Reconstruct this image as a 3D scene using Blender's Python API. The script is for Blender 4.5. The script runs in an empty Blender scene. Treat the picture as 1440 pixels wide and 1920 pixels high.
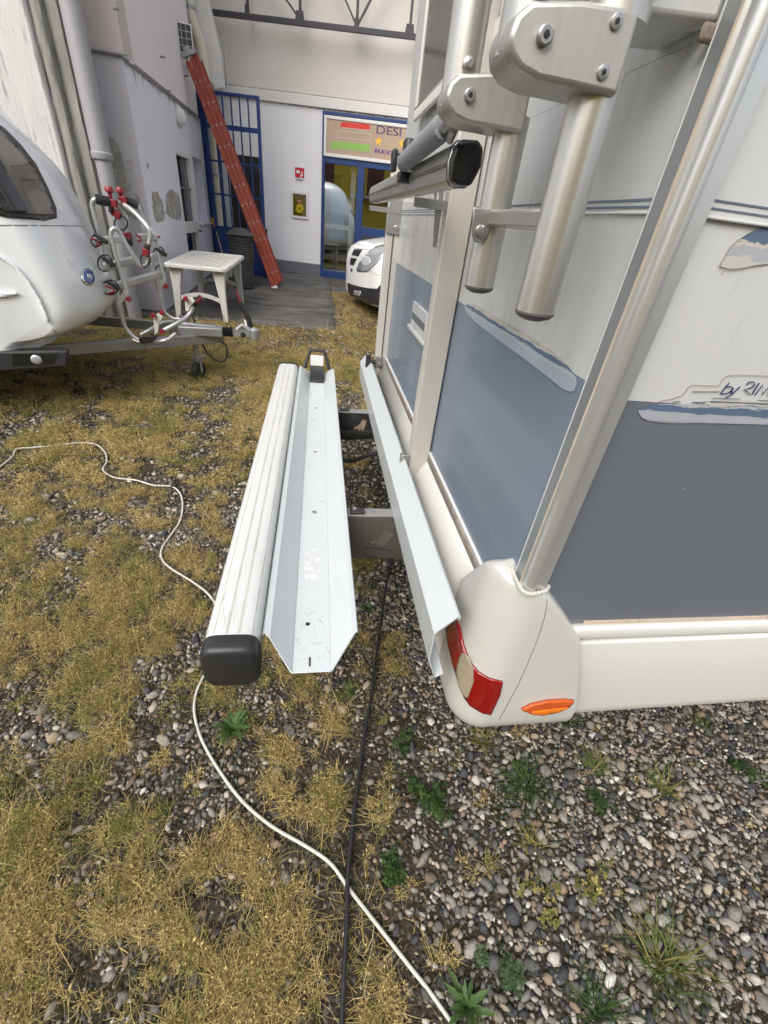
import bpy, bmesh, math, random
import numpy as np
from mathutils import Vector, Matrix, geometry
from mathutils.bvhtree import BVHTree

# ------------------------------------------------------------------ camera, sky, sun, exposure
scene = bpy.context.scene
C = scene.collection
HC = 1.5                                   # camera height above the gravel, metres
FPX, CX, CY = 797.16, 720.0, 960.0         # focal length and centre in photo pixels (1440 x 1920)
_v1 = np.array([600 - CX, 402 - CY, FPX]); _v1 /= np.linalg.norm(_v1)
_vz = -np.array([575 - CX, 2130 - CY, FPX]); _vz -= _v1 * (_vz @ _v1); _vz /= np.linalg.norm(_vz)
RW = np.array([np.cross(_v1, _vz), _v1, _vz])      # camera axes (right, down, forward) -> world
cam = bpy.data.objects.new('camera', bpy.data.cameras.new('camera'))
C.objects.link(cam); scene.camera = cam
cam.data.sensor_fit = 'VERTICAL'; cam.data.sensor_height = 36.0
cam.data.lens = FPX / 1920 * 36.0
cam.data.clip_start = 0.02; cam.data.clip_end = 500
_m = Matrix.Identity(4)
for r in range(3):
    _m[r][0] = RW[r, 0]; _m[r][1] = -RW[r, 1]; _m[r][2] = -RW[r, 2]
_m[2][3] = HC
cam.matrix_world = _m

SUN_EL, SUN_AZ = math.radians(44), math.radians(214)
world = bpy.data.worlds.new('World'); scene.world = world; world.use_nodes = True
wn = world.node_tree
sky = wn.nodes.new('ShaderNodeTexSky'); sky.sky_type = 'NISHITA'; sky.sun_disc = False
sky.sun_elevation = SUN_EL; sky.sun_rotation = SUN_AZ
sky.air_density = 1.0; sky.dust_density = 4.0; sky.ozone_density = 1.0
hs = wn.nodes.new('ShaderNodeHueSaturation'); hs.inputs['Saturation'].default_value = 0.42
wn.links.new(sky.outputs[0], hs.inputs['Color'])
wn.links.new(hs.outputs[0], wn.nodes['Background'].inputs[0])
wn.nodes['Background'].inputs[1].default_value = 0.15
sl = bpy.data.lights.new('sun', 'SUN'); sl.energy = 1.3; sl.angle = math.radians(50); sl.color = (1.0, 0.97, 0.92)
sun = bpy.data.objects.new('sun', sl); C.objects.link(sun)
sd = Vector((math.sin(SUN_AZ) * math.cos(SUN_EL), math.cos(SUN_AZ) * math.cos(SUN_EL), math.sin(SUN_EL)))
sun.rotation_euler = sd.to_track_quat('Z', 'Y').to_euler()
sun.location = (0, 0, 12)
scene.view_settings.view_transform = 'Standard'
scene.view_settings.look = 'None'
scene.view_settings.exposure = 0.64
scene.view_settings.gamma = 1.0
scene.render.engine = 'CYCLES'
scene.render.resolution_x, scene.render.resolution_y = 768, 1024

# ------------------------------------------------------------------ photo pixel -> point on a surface
O3 = np.array([0, 0, HC])
def ray(px, py): return RW @ np.array([px - CX, py - CY, FPX])
def onz(px, py, z): d = ray(px, py); return O3 + (z - HC) / d[2] * d
def onx(px, py, x): d = ray(px, py); return O3 + x / d[0] * d
def ony(px, py, y): d = ray(px, py); return O3 + y / d[1] * d
def gz(x, y):                               # the yard rises gently towards the workshop
    t = np.clip((np.asarray(y, float) - 5.3) / 6.2, 0, 1.3)
    return 0.30 * (t * 0.75 + 0.25 * t * t)
def ong(px, py, h=0.0):
    z = 0.0
    for _ in range(12):
        p = onz(px, py, z + h); z = float(gz(p[0], p[1]))
    return p
rnd = random.Random(7)
rng = np.random.default_rng(11)

# ------------------------------------------------------------------ mesh helpers
class MB:
    def __init__(s): s.v = []; s.f = []; s.m = Matrix.Identity(4)
    def add(s, vs, fs):
        o = len(s.v); s.v += [tuple(s.m @ Vector(v)) for v in vs]; s.f += [tuple(i + o for i in f) for f in fs]; return s
    def box(s, a, b):
        (x0, y0, z0), (x1, y1, z1) = a, b
        x0, x1 = sorted((x0, x1)); y0, y1 = sorted((y0, y1)); z0, z1 = sorted((z0, z1))
        return s.add([(x0,y0,z0),(x1,y0,z0),(x1,y1,z0),(x0,y1,z0),(x0,y0,z1),(x1,y0,z1),(x1,y1,z1),(x0,y1,z1)],
                     [(3,2,1,0),(4,5,6,7),(0,1,5,4),(1,2,6,5),(2,3,7,6),(3,0,4,7)])
    def bar(s, p, q, w, h, up=(0, 0, 1)):           # rectangular bar from p to q, w across, h along up
        p, q, up = Vector(p), Vector(q), Vector(up)
        d = (q - p).normalized(); x = d.cross(up)
        if x.length < 1e-4: x = d.cross(Vector((1, 0, 0)))
        x.normalize(); u = x.cross(d).normalized()
        vs = [tuple(e + x * a * w / 2 + u * b * h / 2) for e in (p, q) for a, b in ((-1,-1),(1,-1),(1,1),(-1,1))]
        return s.add(vs, [(3,2,1,0),(4,5,6,7),(0,1,5,4),(1,2,6,5),(2,3,7,6),(3,0,4,7)])
    def tube(s, pts, r, n=12, caps=True, closed=False):
        pts = [Vector(p) for p in pts]; k = len(pts)
        rs = r if isinstance(r, (list, tuple)) else [r] * k
        rings = []; t0 = None; ref = None
        for i in range(k):
            if closed: t = (pts[(i + 1) % k] - pts[i - 1]).normalized()
            else: t = (pts[min(i + 1, k - 1)] - pts[max(i - 1, 0)]).normalized()
            if ref is None:
                ref = t.orthogonal().normalized()
            else:
                ref = (ref - t * ref.dot(t))
                ref = ref.normalized() if ref.length > 1e-6 else t.orthogonal().normalized()
            b = t.cross(ref)
            rings.append([tuple(pts[i] + (ref * math.cos(a) + b * math.sin(a)) * rs[i]) for a in [2 * math.pi * j / n for j in range(n)]])
        vs = [v for ri in rings for v in ri]; fs = []
        for i in range(k if closed else k - 1):
            for j in range(n):
                a = i * n + j; b = i * n + (j + 1) % n; i2 = (i + 1) % k
                fs.append((a, b, i2 * n + (j + 1) % n, i2 * n + j))
        if caps and not closed:
            fs.append(tuple(range(n - 1, -1, -1))); fs.append(tuple((k - 1) * n + j for j in range(n)))
        return s.add(vs, fs)
    def prism(s, poly, ext):                        # planar polygon of 3-D points pushed along ext
        n = len(poly); e = Vector(ext); p = [Vector(q) for q in poly]
        vs = [tuple(q) for q in p] + [tuple(q + e) for q in p]
        return s.add(vs, [tuple(range(n - 1, -1, -1)), tuple(range(n, 2 * n))] + [(i, (i + 1) % n, n + (i + 1) % n, n + i) for i in range(n)])
    def strip(s, prof, a, b, axis=1):               # open profile [(x,z)] swept along y from a to b (a/b may be per-point lists)
        n = len(prof)
        A = a if isinstance(a, (list, tuple)) else [a] * n
        B = b if isinstance(b, (list, tuple)) else [b] * n
        vs = [(x, A[i], z) for i, (x, z) in enumerate(prof)] + [(x, B[i], z) for i, (x, z) in enumerate(prof)]
        return s.add(vs, [(i, i + 1, n + i + 1, n + i) for i in range(n - 1)])
    def grid(s, P, closed_u=False):                 # P[i][j] points
        nu, nv = len(P), len(P[0]); vs = [tuple(p) for row in P for p in row]; fs = []
        for i in range(nu if closed_u else nu - 1):
            for j in range(nv - 1):
                i2 = (i + 1) % nu
                fs.append((i * nv + j, i2 * nv + j, i2 * nv + j + 1, i * nv + j + 1))
        return s.add(vs, fs)
    def lathe(s, c, prof, n=20, axis='z'):
        P = []
        for k in range(n):
            a = 2 * math.pi * k / n; row = []
            for r, h in prof:
                q = (r * math.cos(a), r * math.sin(a), h)
                if axis == 'y': q = (q[0], h, q[1])
                if axis == 'x': q = (h, q[0], q[1])
                row.append((c[0] + q[0], c[1] + q[1], c[2] + q[2]))
            P.append(row)
        return s.grid(P, True)
    def build(s, name, mat, parent=None, smooth=True, bevel=0.0, seg=2, solid=0.0, soff=-1, sub=0, ang=38):
        o3 = worldloc(parent) if parent else None
        v = np.array(s.v, float)
        if o3 is None:
            o3 = np.array([(v[:, 0].min() + v[:, 0].max()) / 2, (v[:, 1].min() + v[:, 1].max()) / 2, v[:, 2].min()])
        me = bpy.data.meshes.new(name)
        me.from_pydata((v - o3).tolist(), [], s.f); me.update()
        bm = bmesh.new(); bm.from_mesh(me); bmesh.ops.remove_doubles(bm, verts=bm.verts, dist=1e-6)
        bmesh.ops.delete(bm, geom=[v for v in bm.verts if not v.link_faces], context="VERTS")
        bmesh.ops.recalc_face_normals(bm, faces=bm.faces); bm.to_mesh(me); bm.free()
        if smooth: me.shade_smooth(); me.set_sharp_from_angle(angle=math.radians(ang))
        ob = bpy.data.objects.new(name, me); C.objects.link(ob)
        if mat: me.materials.append(mat)
        if parent: ob.parent = parent
        else: ob.location = o3
        if solid:
            md = ob.modifiers.new('solid', 'SOLIDIFY'); md.thickness = solid; md.offset = soff
        if bevel:
            md = ob.modifiers.new('bevel', 'BEVEL'); md.width = bevel; md.segments = seg; md.limit_method = 'ANGLE'; md.angle_limit = math.radians(35)
            md.harden_normals = False
        if sub:
            md = ob.modifiers.new('sub', 'SUBSURF'); md.levels = sub; md.render_levels = sub
        return ob
def worldloc(o):
    l = np.zeros(3)
    while o: l = l + np.array(o.location); o = o.parent
    return l
def tag(o, label=None, cat=None, group=None, kind=None):
    for k, v in (('label', label), ('category', cat), ('group', group), ('kind', kind)):
        if v: o[k] = v
    return o
def thing(name, label, cat, loc, group=None):
    o = bpy.data.objects.new(name, None); C.objects.link(o); o.location = tuple(float(c) for c in loc)
    o.empty_display_size = .1
    return tag(o, label, cat, group)
def smoothpath(pts, n=8):                           # Catmull-Rom
    P = [Vector(p) for p in pts]; out = []
    for i in range(len(P) - 1):
        a, b, c, d = P[max(i - 1, 0)], P[i], P[i + 1], P[min(i + 2, len(P) - 1)]
        for k in range(n):
            t = k / n
            out.append(0.5 * ((2 * b) + (c - a) * t + (2 * a - 5 * b + 4 * c - d) * t * t + (3 * b - a - 3 * c + d) * t ** 3))
    out.append(P[-1]); return out
def disc_x(mb, c, r, h, n=16, d=(-1, 0, 0)):        # short cylinder (bolt head, knob) standing along d
    d = Vector(d).normalized(); c = Vector(c)
    return mb.tube([c, c + d * h * .8, c + d * h], [r, r, r * .8], n)

# ------------------------------------------------------------------ materials
def M(name, col, rough=.5, metal=0., var=.08, vs=3.0, bump=0., bs=80., coat=0., dirt=None, ds=4., dth=.55, damt=.6, stretch=(1,1,1), spec=.5, rvar=.0, aniso=0.):
    m = bpy.data.materials.new(name); m.use_nodes = True; nt = m.node_tree; N = nt.nodes; L = nt.links
    b = N['Principled BSDF']; b.inputs['Roughness'].default_value = rough; b.inputs['Metallic'].default_value = metal
    b.inputs['Coat Weight'].default_value = coat; b.inputs['Coat Roughness'].default_value = .08
    b.inputs['Specular IOR Level'].default_value = spec
    tc = N.new('ShaderNodeTexCoord'); mp = N.new('ShaderNodeMapping'); mp.inputs['Scale'].default_value = stretch
    L.new(tc.outputs['Object'], mp.inputs['Vector'])
    nz = N.new('ShaderNodeTexNoise'); nz.inputs['Scale'].default_value = vs; nz.inputs['Detail'].default_value = 6
    L.new(mp.outputs[0], nz.inputs['Vector'])
    mx = N.new('ShaderNodeMix'); mx.data_type = 'RGBA'
    mx.inputs['A'].default_value = (*[c * (1 - var * 1.6) for c in col], 1); mx.inputs['B'].default_value = (*[min(1, c * (1 + var * 1.6)) for c in col], 1)
    L.new(nz.outputs['Fac'], mx.inputs['Factor']); out = mx.outputs['Result']
    if dirt:
        n2 = N.new('ShaderNodeTexNoise'); n2.inputs['Scale'].default_value = ds; n2.inputs['Detail'].default_value = 9; n2.inputs['Roughness'].default_value = .68
        L.new(mp.outputs[0], n2.inputs['Vector'])
        rp = N.new('ShaderNodeMapRange'); rp.inputs['From Min'].default_value = dth; rp.inputs['From Max'].default_value = dth + .13
        rp.inputs['To Max'].default_value = damt; L.new(n2.outputs['Fac'], rp.inputs['Value'])
        m2 = N.new('ShaderNodeMix'); m2.data_type = 'RGBA'; L.new(rp.outputs[0], m2.inputs['Factor']); L.new(out, m2.inputs['A'])
        m2.inputs['B'].default_value = (*dirt, 1); out = m2.outputs['Result']
    L.new(out, b.inputs['Base Color'])
    if rvar:
        r2 = N.new('ShaderNodeMapRange'); r2.inputs['To Min'].default_value = max(0, rough - rvar); r2.inputs['To Max'].default_value = rough + rvar
        r2.inputs['From Min'].default_value = .3; r2.inputs['From Max'].default_value = .7
        L.new(nz.outputs['Fac'], r2.inputs['Value']); L.new(r2.outputs[0], b.inputs['Roughness'])
    if bump:
        n3 = N.new('ShaderNodeTexNoise'); n3.inputs['Scale'].default_value = bs; n3.inputs['Detail'].default_value = 5; L.new(mp.outputs[0], n3.inputs['Vector'])
        bp = N.new('ShaderNodeBump'); bp.inputs['Strength'].default_value = bump; bp.inputs['Distance'].default_value = .01
        L.new(n3.outputs['Fac'], bp.inputs['Height']); L.new(bp.outputs[0], b.inputs['Normal'])
    return m
def glassmat(name, refl=.3, tint=(.9, .92, .93), rough=.02):
    m = bpy.data.materials.new(name); m.use_nodes = True; nt = m.node_tree; N = nt.nodes; L = nt.links
    N.remove(N['Principled BSDF'])
    t = N.new('ShaderNodeBsdfTransparent'); t.inputs[0].default_value = (*tint, 1)
    g = N.new('ShaderNodeBsdfGlossy'); g.inputs['Roughness'].default_value = rough; g.inputs['Color'].default_value = (.92, .95, .97, 1)
    nz = N.new('ShaderNodeTexNoise'); nz.inputs['Scale'].default_value = 1.3
    mr = N.new('ShaderNodeMapRange'); mr.inputs['To Min'].default_value = refl * .9; mr.inputs['To Max'].default_value = refl * 1.1
    L.new(nz.outputs['Fac'], mr.inputs['Value'])
    x = N.new('ShaderNodeMixShader'); L.new(mr.outputs[0], x.inputs[0]); L.new(t.outputs[0], x.inputs[1]); L.new(g.outputs[0], x.inputs[2])
    L.new(x.outputs[0], N['Material Output'].inputs[0]); return m
def attrmat(name, rough=.85, trans=0., bump=0., bs=200, vs=120, var=.25, spec=.3):
    m = bpy.data.materials.new(name); m.use_nodes = True; nt = m.node_tree; N = nt.nodes; L = nt.links
    b = N['Principled BSDF']; b.inputs['Roughness'].default_value = rough; b.inputs['Specular IOR Level'].default_value = spec
    at = N.new('ShaderNodeAttribute'); at.attribute_name = 'Col'
    tc = N.new('ShaderNodeTexCoord'); nz = N.new('ShaderNodeTexNoise'); nz.inputs['Scale'].default_value = vs; nz.inputs['Detail'].default_value = 5
    L.new(tc.outputs['Object'], nz.inputs['Vector'])
    mr = N.new('ShaderNodeMapRange'); mr.inputs['From Min'].default_value = .3; mr.inputs['From Max'].default_value = .7
    mr.inputs['To Min'].default_value = 1 - var; mr.inputs['To Max'].default_value = 1 + var; L.new(nz.outputs['Fac'], mr.inputs['Value'])
    n2 = N.new('ShaderNodeTexNoise'); n2.inputs['Scale'].default_value = vs * 3.7; n2.inputs['Detail'].default_value = 4; L.new(tc.outputs['Object'], n2.inputs['Vector'])
    m2 = N.new('ShaderNodeMapRange'); m2.inputs['From Min'].default_value = .3; m2.inputs['From Max'].default_value = .7
    m2.inputs['To Min'].default_value = 1 - var; m2.inputs['To Max'].default_value = 1 + var; L.new(n2.outputs['Fac'], m2.inputs['Value'])
    mm = N.new('ShaderNodeMath'); mm.operation = 'MULTIPLY'; L.new(mr.outputs[0], mm.inputs[0]); L.new(m2.outputs[0], mm.inputs[1])
    vm = N.new('ShaderNodeVectorMath'); vm.operation = 'SCALE'; L.new(at.outputs['Color'], vm.inputs[0]); L.new(mm.outputs[0], vm.inputs['Scale'])
    L.new(vm.outputs[0], b.inputs['Base Color'])
    if bump:
        bp = N.new('ShaderNodeBump'); bp.inputs['Strength'].default_value = bump; bp.inputs['Distance'].default_value = .004
        L.new(nz.outputs['Fac'], bp.inputs['Height']); L.new(bp.outputs[0], b.inputs['Normal'])
    if trans:
        tr = N.new('ShaderNodeBsdfTranslucent'); L.new(vm.outputs[0], tr.inputs[0])
        x = N.new('ShaderNodeMixShader'); x.inputs[0].default_value = trans
        L.new(b.outputs[0], x.inputs[1]); L.new(tr.outputs[0], x.inputs[2]); L.new(x.outputs[0], N['Material Output'].inputs[0])
    return m
grime = (.16, .14, .11)
MT = dict(
    prof_refl_grey=M('corner_flange_reflection', (.30, .325, .335), .34, metal=.45, var=.04, stretch=(4, 4, .5)),  # grey puts the dark reflection on this flat of the profile into colour
    prof_bright=M('corner_bead_metal', (.62, .625, .62), .28, metal=.65, var=.03, stretch=(4, 4, .5)),
    mh_white=M('motorhome_cream_paint', (.565, .575, .565), .30, var=.03, coat=.35, dirt=(.40, .375, .33), ds=2.2, dth=.56, damt=.28, rvar=.06, stretch=(5, 5, .5)),
    mh_grey_sky=M('motorhome_slate_sky_tint', (.17, .21, .265), .36, var=.12, vs=2.5, coat=.22, dirt=(.24, .28, .32), ds=2.4, dth=.5, damt=.35, stretch=(1, 1, .35), rvar=.08),  # slate band at the rear, sky reflection tinted and brightened into its colour
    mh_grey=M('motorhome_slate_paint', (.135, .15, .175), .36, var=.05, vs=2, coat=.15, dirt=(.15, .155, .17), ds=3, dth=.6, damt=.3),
    mh_plastic=M('skirt_cream_plastic', (.575, .572, .54), .34, var=.025, coat=.3, dirt=(.5, .47, .4), ds=3, dth=.62, damt=.25),
    alu=M('brushed_aluminium', (.60, .59, .56), .36, metal=.85, var=.04, vs=6, rvar=.06, stretch=(14, 14, .4)),
    alu_h=M('aluminium_along', (.56, .55, .52), .34, metal=.85, var=.06, vs=5, rvar=.08, stretch=(10, .3, 10), dirt=(.2, .19, .17), ds=5, dth=.62, damt=.4),
    alu_cast=M('ribbed_aluminium', (.52, .505, .475), .42, metal=.75, var=.10, vs=4, bump=.15, bs=60, stretch=(26, 26, .6), dirt=(.22, .2, .18), ds=3, dth=.6, damt=.4),
    profile=M('corner_profile', (.64, .625, .57), .34, metal=.35, var=.03, dirt=(.36, .3, .22), ds=5, dth=.58, damt=.35, stretch=(6, 6, .8)),
    sealant=M('old_sealant', (.55, .46, .37), .7, var=.15, vs=18, dirt=(.12, .09, .07), ds=12, dth=.6, damt=.9, stretch=(1, 1, .5)),
    rubber_dirty=M('dirty_rubber', (.2, .16, .13), .7, var=.2, vs=9, dirt=(.36, .31, .26), ds=7, dth=.5, damt=.6),
    rack_white=M('white_powder_coat', (.55, .59, .60), .34, var=.03, coat=.2, dirt=(.5, .51, .5), ds=3.5, dth=.6, damt=.45, bump=.02, bs=300),
    rack_base=M('white_powder_coat_worn', (.585, .625, .63), .36, var=.03, coat=.2, dirt=(.36, .35, .34), ds=9, dth=.63, damt=.55, stretch=(1.5, .5, 1)),
    tube_white=M('white_tube_paint', (.66, .67, .66), .32, var=.03, coat=.25, dirt=(.38, .36, .33), ds=12, dth=.66, damt=.7, stretch=(3, .5, 3)),
    tube_dirt=M('dirt_in_groove', (.50, .49, .44), .7, var=.25, vs=60, dirt=(.6, .6, .56), ds=20, dth=.55, damt=.8, stretch=(1, .25, 1)),
    black=M('black_plastic', (.022, .022, .023), .42, var=.15, vs=8, dirt=(.06, .06, .06), ds=6, dth=.55, damt=.5),
    black_gloss=M('black_gloss_plastic', (.015, .015, .016), .22, var=.1),
    steel=M('zinc_steel', (.42, .42, .42), .38, metal=.8, var=.12, vs=8, dirt=(.18, .17, .16), ds=9, dth=.6, damt=.5),
    galv=M('galvanised_steel', (.36, .37, .37), .5, metal=.6, var=.18, vs=9, dirt=(.2, .19, .18), ds=8, dth=.58, damt=.5),
    arm=M('grey_arm_steel', (.30, .30, .30), .4, metal=.3, var=.08),
    arm_plate=M('dark_taupe_plate', (.10, .092, .085), .45, var=.06),
    red_lens=M('red_lamp_lens', (.24, .003, .003), .14, var=.08, coat=.6),
    clear_lens=M('ribbed_clear_lens', (.36, .31, .22), .22, var=.12, vs=40, coat=.5, bump=.3, bs=3, stretch=(1, 1, 60)),
    amber=M('amber_lens', (.82, .19, .004), .15, var=.12, coat=.6),
    amber_dull=M('amber_lens_top', (.60, .10, .016), .25, var=.2, vs=30, bump=.2, bs=120),
    navy=M('navy_print', (.02, .025, .12), .4, var=.05),
    line_blue=M('blue_grey_print', (.13, .16, .23), .4, var=.05),
    line_grey=M('grey_outline_print', (.30, .28, .25), .5, var=.1),
    foam=M('grey_foam_sleeve', (.25, .26, .28), .9, var=.1, vs=20, bump=.3, bs=160),
    cv_white=M('caravan_white', (.86, .89, .91), .25, var=.02, coat=.5),
    cv_skirt=M('caravan_black_skirt', (.03, .03, .032), .5, var=.1),
    cv_glass=M('smoked_acrylic', (.03, .028, .028), .08, var=.1, coat=.6),
    chrome=M('chrome', (.7, .7, .7), .12, metal=1, var=.03),
    bike_alu=M('matt_anodised_tube', (.56, .57, .57), .34, metal=.55, var=.04),
    bike_red=M('burgundy_plastic', (.24, .018, .028), .35, var=.12, vs=12),
    badge_blue=M('badge_blue', (.02, .10, .33), .3, var=.05, coat=.5),
    white_plain=M('white_plain', (.74, .74, .73), .45, var=.03),
    table=M('garden_plastic', (.60, .59, .55), .5, var=.05, dirt=(.36, .33, .29), ds=7, dth=.52, damt=.5),
    ladder=M('red_fibreglass', (.27, .036, .018), .45, var=.12, vs=6, dirt=(.2, .05, .03), ds=8, dth=.6, damt=.5),
    blue=M('gate_blue_paint', (.012, .042, .155), .42, var=.08, dirt=(.01, .03, .11), ds=4, dth=.58, damt=.5),
    wall_far=M('workshop_plaster', (.60, .57, .53), .85, var=.035, vs=1.2, bump=.1, bs=140, dirt=(.48, .45, .42), ds=1.4, dth=.58, damt=.4),
    wall_far_low=M('workshop_plaster_white', (.76, .75, .775), .85, var=.03, vs=2, bump=.1, bs=140, dirt=(.5, .48, .48), ds=2.5, dth=.64, damt=.3),
    beam=M('concrete_beam_painted', (.66, .64, .61), .8, var=.04, bump=.15, bs=60, dirt=(.36, .34, .31), ds=3, dth=.62, damt=.5, stretch=(2, 2, 1)),
    plinth=M('plinth_grey', (.13, .14, .16), .8, var=.06),
    wall_side=M('house_plaster_lilac', (.68, .68, .74), .85, var=.04, vs=1.5, bump=.12, bs=120, dirt=(.42, .41, .43), ds=3, dth=.6, damt=.35, stretch=(1.6, 1.6, .4)),
    wall_side_up=M('house_plaster_upper', (.70, .67, .67), .85, var=.04, vs=1.5, bump=.12, bs=120, dirt=(.44, .40, .38), ds=3, dth=.6, damt=.4, stretch=(1.6, 1.6, .35)),
    wall_face=M('house_plaster_pinkish', (.52, .46, .44), .85, var=.05, vs=2, bump=.12, bs=120),
    wall_face_low=M('house_plaster_mauve', (.47, .45, .49), .85, var=.05, vs=2, bump=.12, bs=120),
    render_bare=M('bare_cement_render', (.31, .295, .265), .95, var=.3, vs=5, bump=.8, bs=30, dirt=(.52, .51, .49), ds=7, dth=.5, damt=.75),
    stain=M('black_mould_stain', (.25, .24, .235), .9, var=.25, vs=12, dirt=(.36, .35, .35), ds=9, dth=.5, damt=.8),
    pillar=M('stained_pillar_plaster', (.56, .54, .53), .9, var=.10, vs=2, bump=.6, bs=30, dirt=(.20, .19, .185), ds=2.6, dth=.52, damt=.85, stretch=(4.0, 4.0, .55)),
    pillar_grey=M('lichen_grey_concrete', (.30, .295, .265), .95, var=.25, vs=4, bump=.7, bs=25, dirt=(.42, .41, .38), ds=3.2, dth=.53, damt=.8, stretch=(4.0, 4.0, .35)),
    pipe_grey=M('grey_downpipe', (.30, .295, .31), .5, var=.04, dirt=(.22, .21, .21), ds=3, dth=.6, damt=.3),
    pipe_cream=M('cream_pipe', (.60, .56, .45), .5, var=.06, dirt=(.35, .25, .14), ds=3, dth=.6, damt=.5),
    truss=M('dark_truss_paint', (.035, .033, .04), .5, var=.1),
    concrete=M('dark_yard_concrete', (.105, .10, .092), .8, var=.3, vs=1.5, bump=.4, bs=30, dirt=(.038, .036, .034), ds=2.0, dth=.47, damt=.8, stretch=(.8, 2.2, 1)),
    white_frame=M('white_window_frame', (.68, .67, .64), .45, var=.03),
    room=M('shop_interior', (.16, .16, .17), .8, var=.1),
    room_dark=M('shop_dark_things', (.03, .03, .032), .6, var=.2),
    sky_blue=M('light_blue_board', (.05, .30, .50), .5, var=.05),
    sign_bg=M('sign_brown_print', (.40, .30, .22), .4, var=.10, vs=3, stretch=(1, 1, .4)),
    sign_red=M('sign_red', (.60, .035, .02), .4, var=.03), sign_green=M('sign_green', (.25, .45, .10), .4, var=.03),
    sign_pale=M('sign_outline', (.62, .55, .5), .4, var=.02), sign_text=M('sign_dark_text', (.10, .06, .12), .4, var=.02), sign_purple=M('sign_purple_text', (.11, .035, .24), .4, var=.02),
    star=M('sign_gold', (.80, .45, .05), .4, var=.15, vs=20),
    yellow=M('yellow_plastic', (.52, .42, .01), .45, var=.1),
    olive=M('olive_box_back', (.20, .17, .035), .5, var=.1),
    fire_red=M('fire_red', (.50, .012, .03), .4, var=.04),
    van_white=M('van_white', (.74, .75, .74), .22, var=.015, coat=.6),
    lamp_glass=M('headlamp_clear', (.46, .48, .50), .08, metal=.35, var=.25, vs=12, coat=.8),
    tyre=M('tyre_rubber', (.02, .02, .02), .8, var=.2, vs=20), rim=M('grey_rim', (.3, .3, .31), .35, metal=.7, var=.05),
    basket=M('weathered_wicker', (.055, .052, .05), .8, var=.25, vs=18), planter=M('dirty_planter', (.48, .47, .42), .6, var=.1, vs=6),
    orange=M('orange_handle', (.65, .30, .02), .4, var=.05), wood=M('wooden_handle', (.36, .27, .18), .7, var=.1),
    cord_white=M('white_cord', (.60, .58, .52), .5, var=.06, vs=12, dirt=(.34, .31, .26), ds=14, dth=.62, damt=.35),
    cable_black=M('black_cable', (.02, .02, .02), .5, var=.2, dirt=(.06, .055, .05), ds=10, dth=.55, damt=.6),
    pv=M('solar_cell', (.03, .035, .06), .2, var=.2, vs=20, coat=.5),
    yellow_wall=M('yellow_house_plaster', (.80, .58, .07), .85, var=.04), shutter=M('brown_shutter', (.16, .06, .035), .6, var=.08),
    glass=glassmat('shop_glass', .30, (.85, .88, .88)), glass_dark=glassmat('door_glass', .35, (.25, .26, .27)),
    glass_mh=M('motorhome_acrylic_window', (.14, .125, .12), .12, var=.15, vs=2, coat=.5),
)
def brushmat(name, cols, ax, scale=(1, 1, 1)):
    """printed brush-stroke graphic: horizontal ragged bands of flat print"""
    m = bpy.data.materials.new(name); m.use_nodes = True; nt = m.node_tree; N = nt.nodes; L = nt.links
    b = N['Principled BSDF']; b.inputs['Roughness'].default_value = .4
    tc = N.new('ShaderNodeTexCoord'); mp = N.new('ShaderNodeMapping'); mp.inputs['Scale'].default_value = scale
    L.new(tc.outputs['Object'], mp.inputs['Vector'])
    nz = N.new('ShaderNodeTexNoise'); nz.inputs['Scale'].default_value = 14; nz.inputs['Detail'].default_value = 8; nz.inputs['Roughness'].default_value = .7
    L.new(mp.outputs[0], nz.inputs['Vector'])
    sp = N.new('ShaderNodeSeparateXYZ'); L.new(tc.outputs['Generated'], sp.inputs[0])
    ad = N.new('ShaderNodeMath'); ad.operation = 'MULTIPLY_ADD'; ad.inputs[1].default_value = .55; L.new(nz.outputs['Fac'], ad.inputs[0]); L.new(sp.outputs[ax], ad.inputs[2])
    sb = N.new('ShaderNodeMath'); sb.operation = 'SUBTRACT'; sb.inputs[1].default_value = .27; L.new(ad.outputs[0], sb.inputs[0])
    cr = N.new('ShaderNodeValToRGB'); cr.color_ramp.interpolation = 'CONSTANT'
    el = cr.color_ramp.elements
    el[0].position = 0; el[0].color = (*cols[0][1], 1); el[1].position = cols[1][0]; el[1].color = (*cols[1][1], 1)
    for p, c in cols[2:]:
        e = el.new(p); e.color = (*c, 1)
    L.new(sb.outputs[0], cr.inputs[0]); L.new(cr.outputs[0], b.inputs['Base Color']); return m
_w = (.42, .45, .48); _b = (.10, .145, .22); _c = (.52, .5, .44)
MT['swoosh_side'] = brushmat('side_brush_print', [(0, (.27, .275, .29)), (.10, (.36, .38, .42)), (.42, _b), (.66, (.40, .42, .44)), (.74, _b), (.77, _c), (.86, (.16, .17, .2)), (.88, _c)], 2, (1, 1, 9))
MT['swoosh_side_up'] = brushmat('side_upper_brush_print', [(0, (.50, .49, .46)), (.2, (.38, .39, .43)), (.38, _c), (.46, _b), (.7, _c), (.82, _b), (.9, _c)], 2, (1, 1, 6))
MT['swoosh_rear'] = brushmat('rear_brush_print', [(0, (.34, .39, .44)), (.5, (.40, .44, .47)), (.62, _b), (.78, (.42, .45, .46)), (.84, _c), (.9, (.3, .28, .24)), (.93, _c)], 2, (1, .6, 9))

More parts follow.
